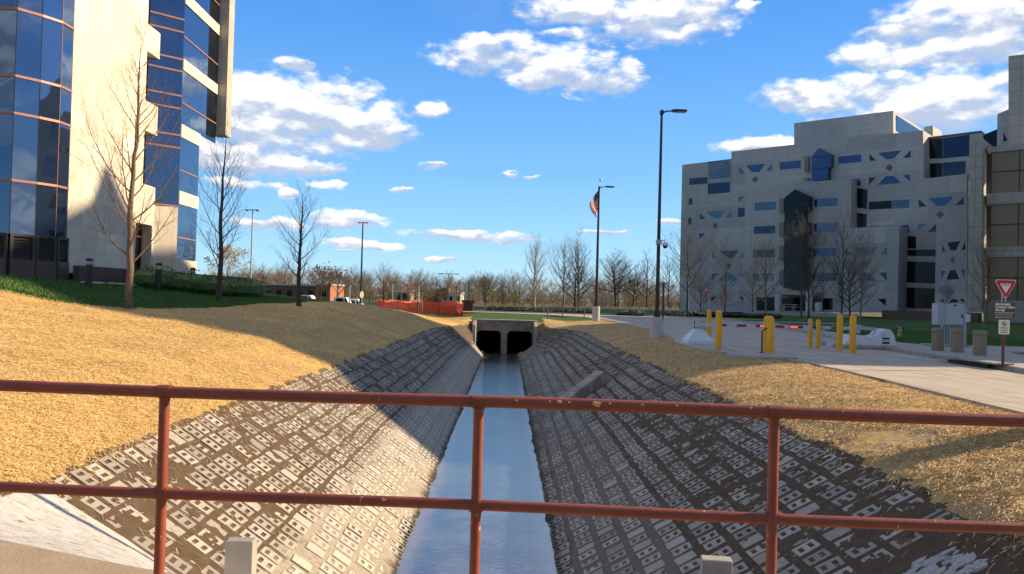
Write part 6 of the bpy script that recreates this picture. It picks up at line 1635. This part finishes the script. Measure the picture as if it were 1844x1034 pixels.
# orange safety fence
def mesh_fence_mat():
    mm = bpy.data.materials.new('orange_mesh'); mm.use_nodes = True; n = NT(mm.node_tree); p = n.n['Principled BSDF']; P = n.pos()
    c = n.mix(n.noise(P, 1.5, 4), (.85, .085, .03), (.95, .16, .06)); n.put(p.inputs['Base Color'], c); p.inputs['Roughness'].default_value = .6; return mm
OM = mesh_fence_mat()
def mesh_band(p, q, z0, z1, name, parent, sag=.1, nx_=60, ny_=9, seed=0):
    """a real net: thin strands both ways"""
    rs = random.Random(seed); mb = MB(); p = Vector(p); q = Vector(q); d = (q - p); L = d.length; dn = d.normalized(); nn_ = Vector((dn.y, -dn.x, 0)); nx_ = max(4, int(L / .16)); g = []
    for j in range(ny_ + 1):
        row = []
        for i in range(nx_ + 1):
            t = i / nx_; s_ = sag * math.sin(t * math.pi * max(1, int(L / 3))) ** 2; v = j / ny_; row.append(p + d * t + nn_ * (.08 * math.sin(t * L * 1.7 + v * 2 + seed)) + Vector((0, 0, z0 + (z1 - z0 - s_) * v)))
        g.append(row)
    for j in range(ny_ + 1):
        for i in range(nx_): a, b = g[j][i], g[j][i + 1]; h = Vector((0, 0, .042)); mb.face([a - h, b - h, b + h, a + h])
    for i in range(nx_ + 1):
        for j in range(ny_): a, b = g[j][i], g[j + 1][i]; h = dn * .034 + nn_ * .004; mb.face([a - h, a + h, b + h, b - h])
    return mb.build(name, OM, parent)
OF = empty('safety_fence', tuple(at_y(740, 562, 73)), 'bright orange plastic mesh fence around the work area left of the culvert', 'fence')
f1 = [at_y(680, 560.5, 76), at_y(716, 561, 73.5), at_y(752, 562.5, 72), at_y(790, 563.5, 72), at_y(821, 565, 72), at_y(833, 565.5, 71.5)]
f2 = [at_y(680, 560.5, 76), at_y(700, 556, 86), at_y(760, 555, 90), at_y(818, 557, 88), at_y(833, 565.5, 71.5)]
tops1 = [at_y(680, 543, 76).z, at_y(716, 545, 73.5).z, at_y(752, 547.5, 72).z, at_y(790, 549, 72).z, at_y(815, 551, 72).z, at_y(833, 563, 71.5).z]
for k, (p, q) in enumerate(zip(f1, f1[1:])):
    z0 = H(p.x, p.y); zt_ = 1.05; mesh_band((p.x, p.y, 0), (q.x, q.y, 0), z0, z0 + (1.0 if k < 4 else .5), 'net', OF, .12 + .05 * k, seed=k)
for k, (p, q) in enumerate(zip(f2, f2[1:])): mesh_band((p.x, p.y, 0), (q.x, q.y, 0), 0, 1.05, 'net', OF, .2, seed=k + 9)
for p in f1 + f2[1:-1]: mb = MB(); mb.tube([(p.x, p.y, -.3), (p.x, p.y, 1.25)], .03, 5); mb.build('post', dark_metal, OF)
# solid crumpled roll at the left end
mb = MB(); mb.box((f1[0].x + .35, f1[0].y - .1, .45), (.7, .12, 1.1), bev=.03); mb.build('rolled_net', OM, OF)
# thin steel posts of the excavation & A-shaped trestle
for k, (x_, b_, t_) in enumerate(((706, 560, 504), (753, 560, 506))):
    q = at_y(x_, b_, 74.5); zt_ = at_y(x_, t_ + 8, 74.5).z; mb = MB(); mb.tube([(q.x, q.y, q.z), (q.x, q.y, zt_)], .055, 6); tag(mb.build('steel_post', grey_paint), ('tall thin grey post behind the left part of the orange fence', 'tall thin grey post behind the middle of the orange fence')[k], 'post')
q = at_y(758.5, 563, 71.6); zt_ = at_y(758.5, 530, 71.6).z; mb = MB(); wdm = mat('raw_timber', (.60, .48, .32), .8)
TR = empty('timber_trestle', tuple(q), 'A-shaped raw timber trestle leaning against the orange fence', 'trestle')
for s in (-1, 1): mb = MB(); mb.prism([(q.x + s * .12 - .04, q.y, q.z - .05), (q.x + s * .12 + .04, q.y, q.z - .05), (q.x + .04, q.y + .15, zt_), (q.x - .04, q.y + .15, zt_)], (0, .07, 0)); mb.build('leg', wdm, TR)
for z in (.35, .8): mb = MB(); mb.box((q.x, q.y + .02, q.z + z), (.26, .05, .08)); mb.build('rung', wdm, TR)
# litter bin, benches by the entrance
q = at_y(1474, 562, 80); mb = MB(); zb_ = at_y(1474, 556, 80).z; mb.lathe((q.x, q.y, q.z), [(.33, 0), (.36, .8), (.30, .95), (.12, 1.0)], 14); tag(smooth_by_angle(mb.build('litter_bin', grey_paint)), 'grey round litter bin in front of the entrance of the grey office building', 'bin')
for k, (x_, lab) in enumerate(((1092, 'stone picnic table right of the flag lamp'), (1215, 'stone picnic table at the left corner of the grey office building'), (1420, 'stone bench in front of the entrance of the grey office building'))):
    q = at_y(x_, 552.5 + (x_ - 1092) * .02, 95); root = empty('picnic_table', tuple(q), lab, 'picnic table')
    mb = MB(); mb.box((q.x, q.y, q.z + .72), (2.0, .9, .09), bev=.02); mb.build('table_top', concrete, root)
    for s in (-1, 1):
        mb = MB(); mb.box((q.x + s * .6, q.y, q.z + .34), (.18, .6, .68)); mb.build('leg', concrete, root)
        mb = MB(); mb.box((q.x, q.y + s * .85, q.z + .44), (1.9, .3, .07)); mb.build('bench', concrete, root)
# low retaining wall before the entrance, handrail
a, b = FR.w(FR.uv(1340, 560, 16)[0], 0, 16), FR.w(FR.uv(1545, 562, 16)[0], 0, 16)
mb = MB(); mb.prism([a, b, b + Vector((0, 0, .6)), a + Vector((0, 0, .6))], FR.n * .4); tag(mb.build('retaining_wall', concrete), 'low concrete wall in front of the entrance of the grey office building', 'wall')
a, b = FR.w(FR.uv(1484, 560, 18)[0], 0, 18), FR.w(FR.uv(1522, 562, 18)[0], 0, 18); mb = MB()
for z in (.55, .95): mb.tube([a + Vector((0, 0, z + .1)), b + Vector((0, 0, z - .05))], .05, 6)
for t in (0, .33, .66, 1): q = a.lerp(b, t); mb.tube([q, q + Vector((0, 0, .95))], .04, 5)
tag(mb.build('handrail', grey_paint), 'pale metal handrail right of the entrance, in front of the retaining wall', 'handrail')
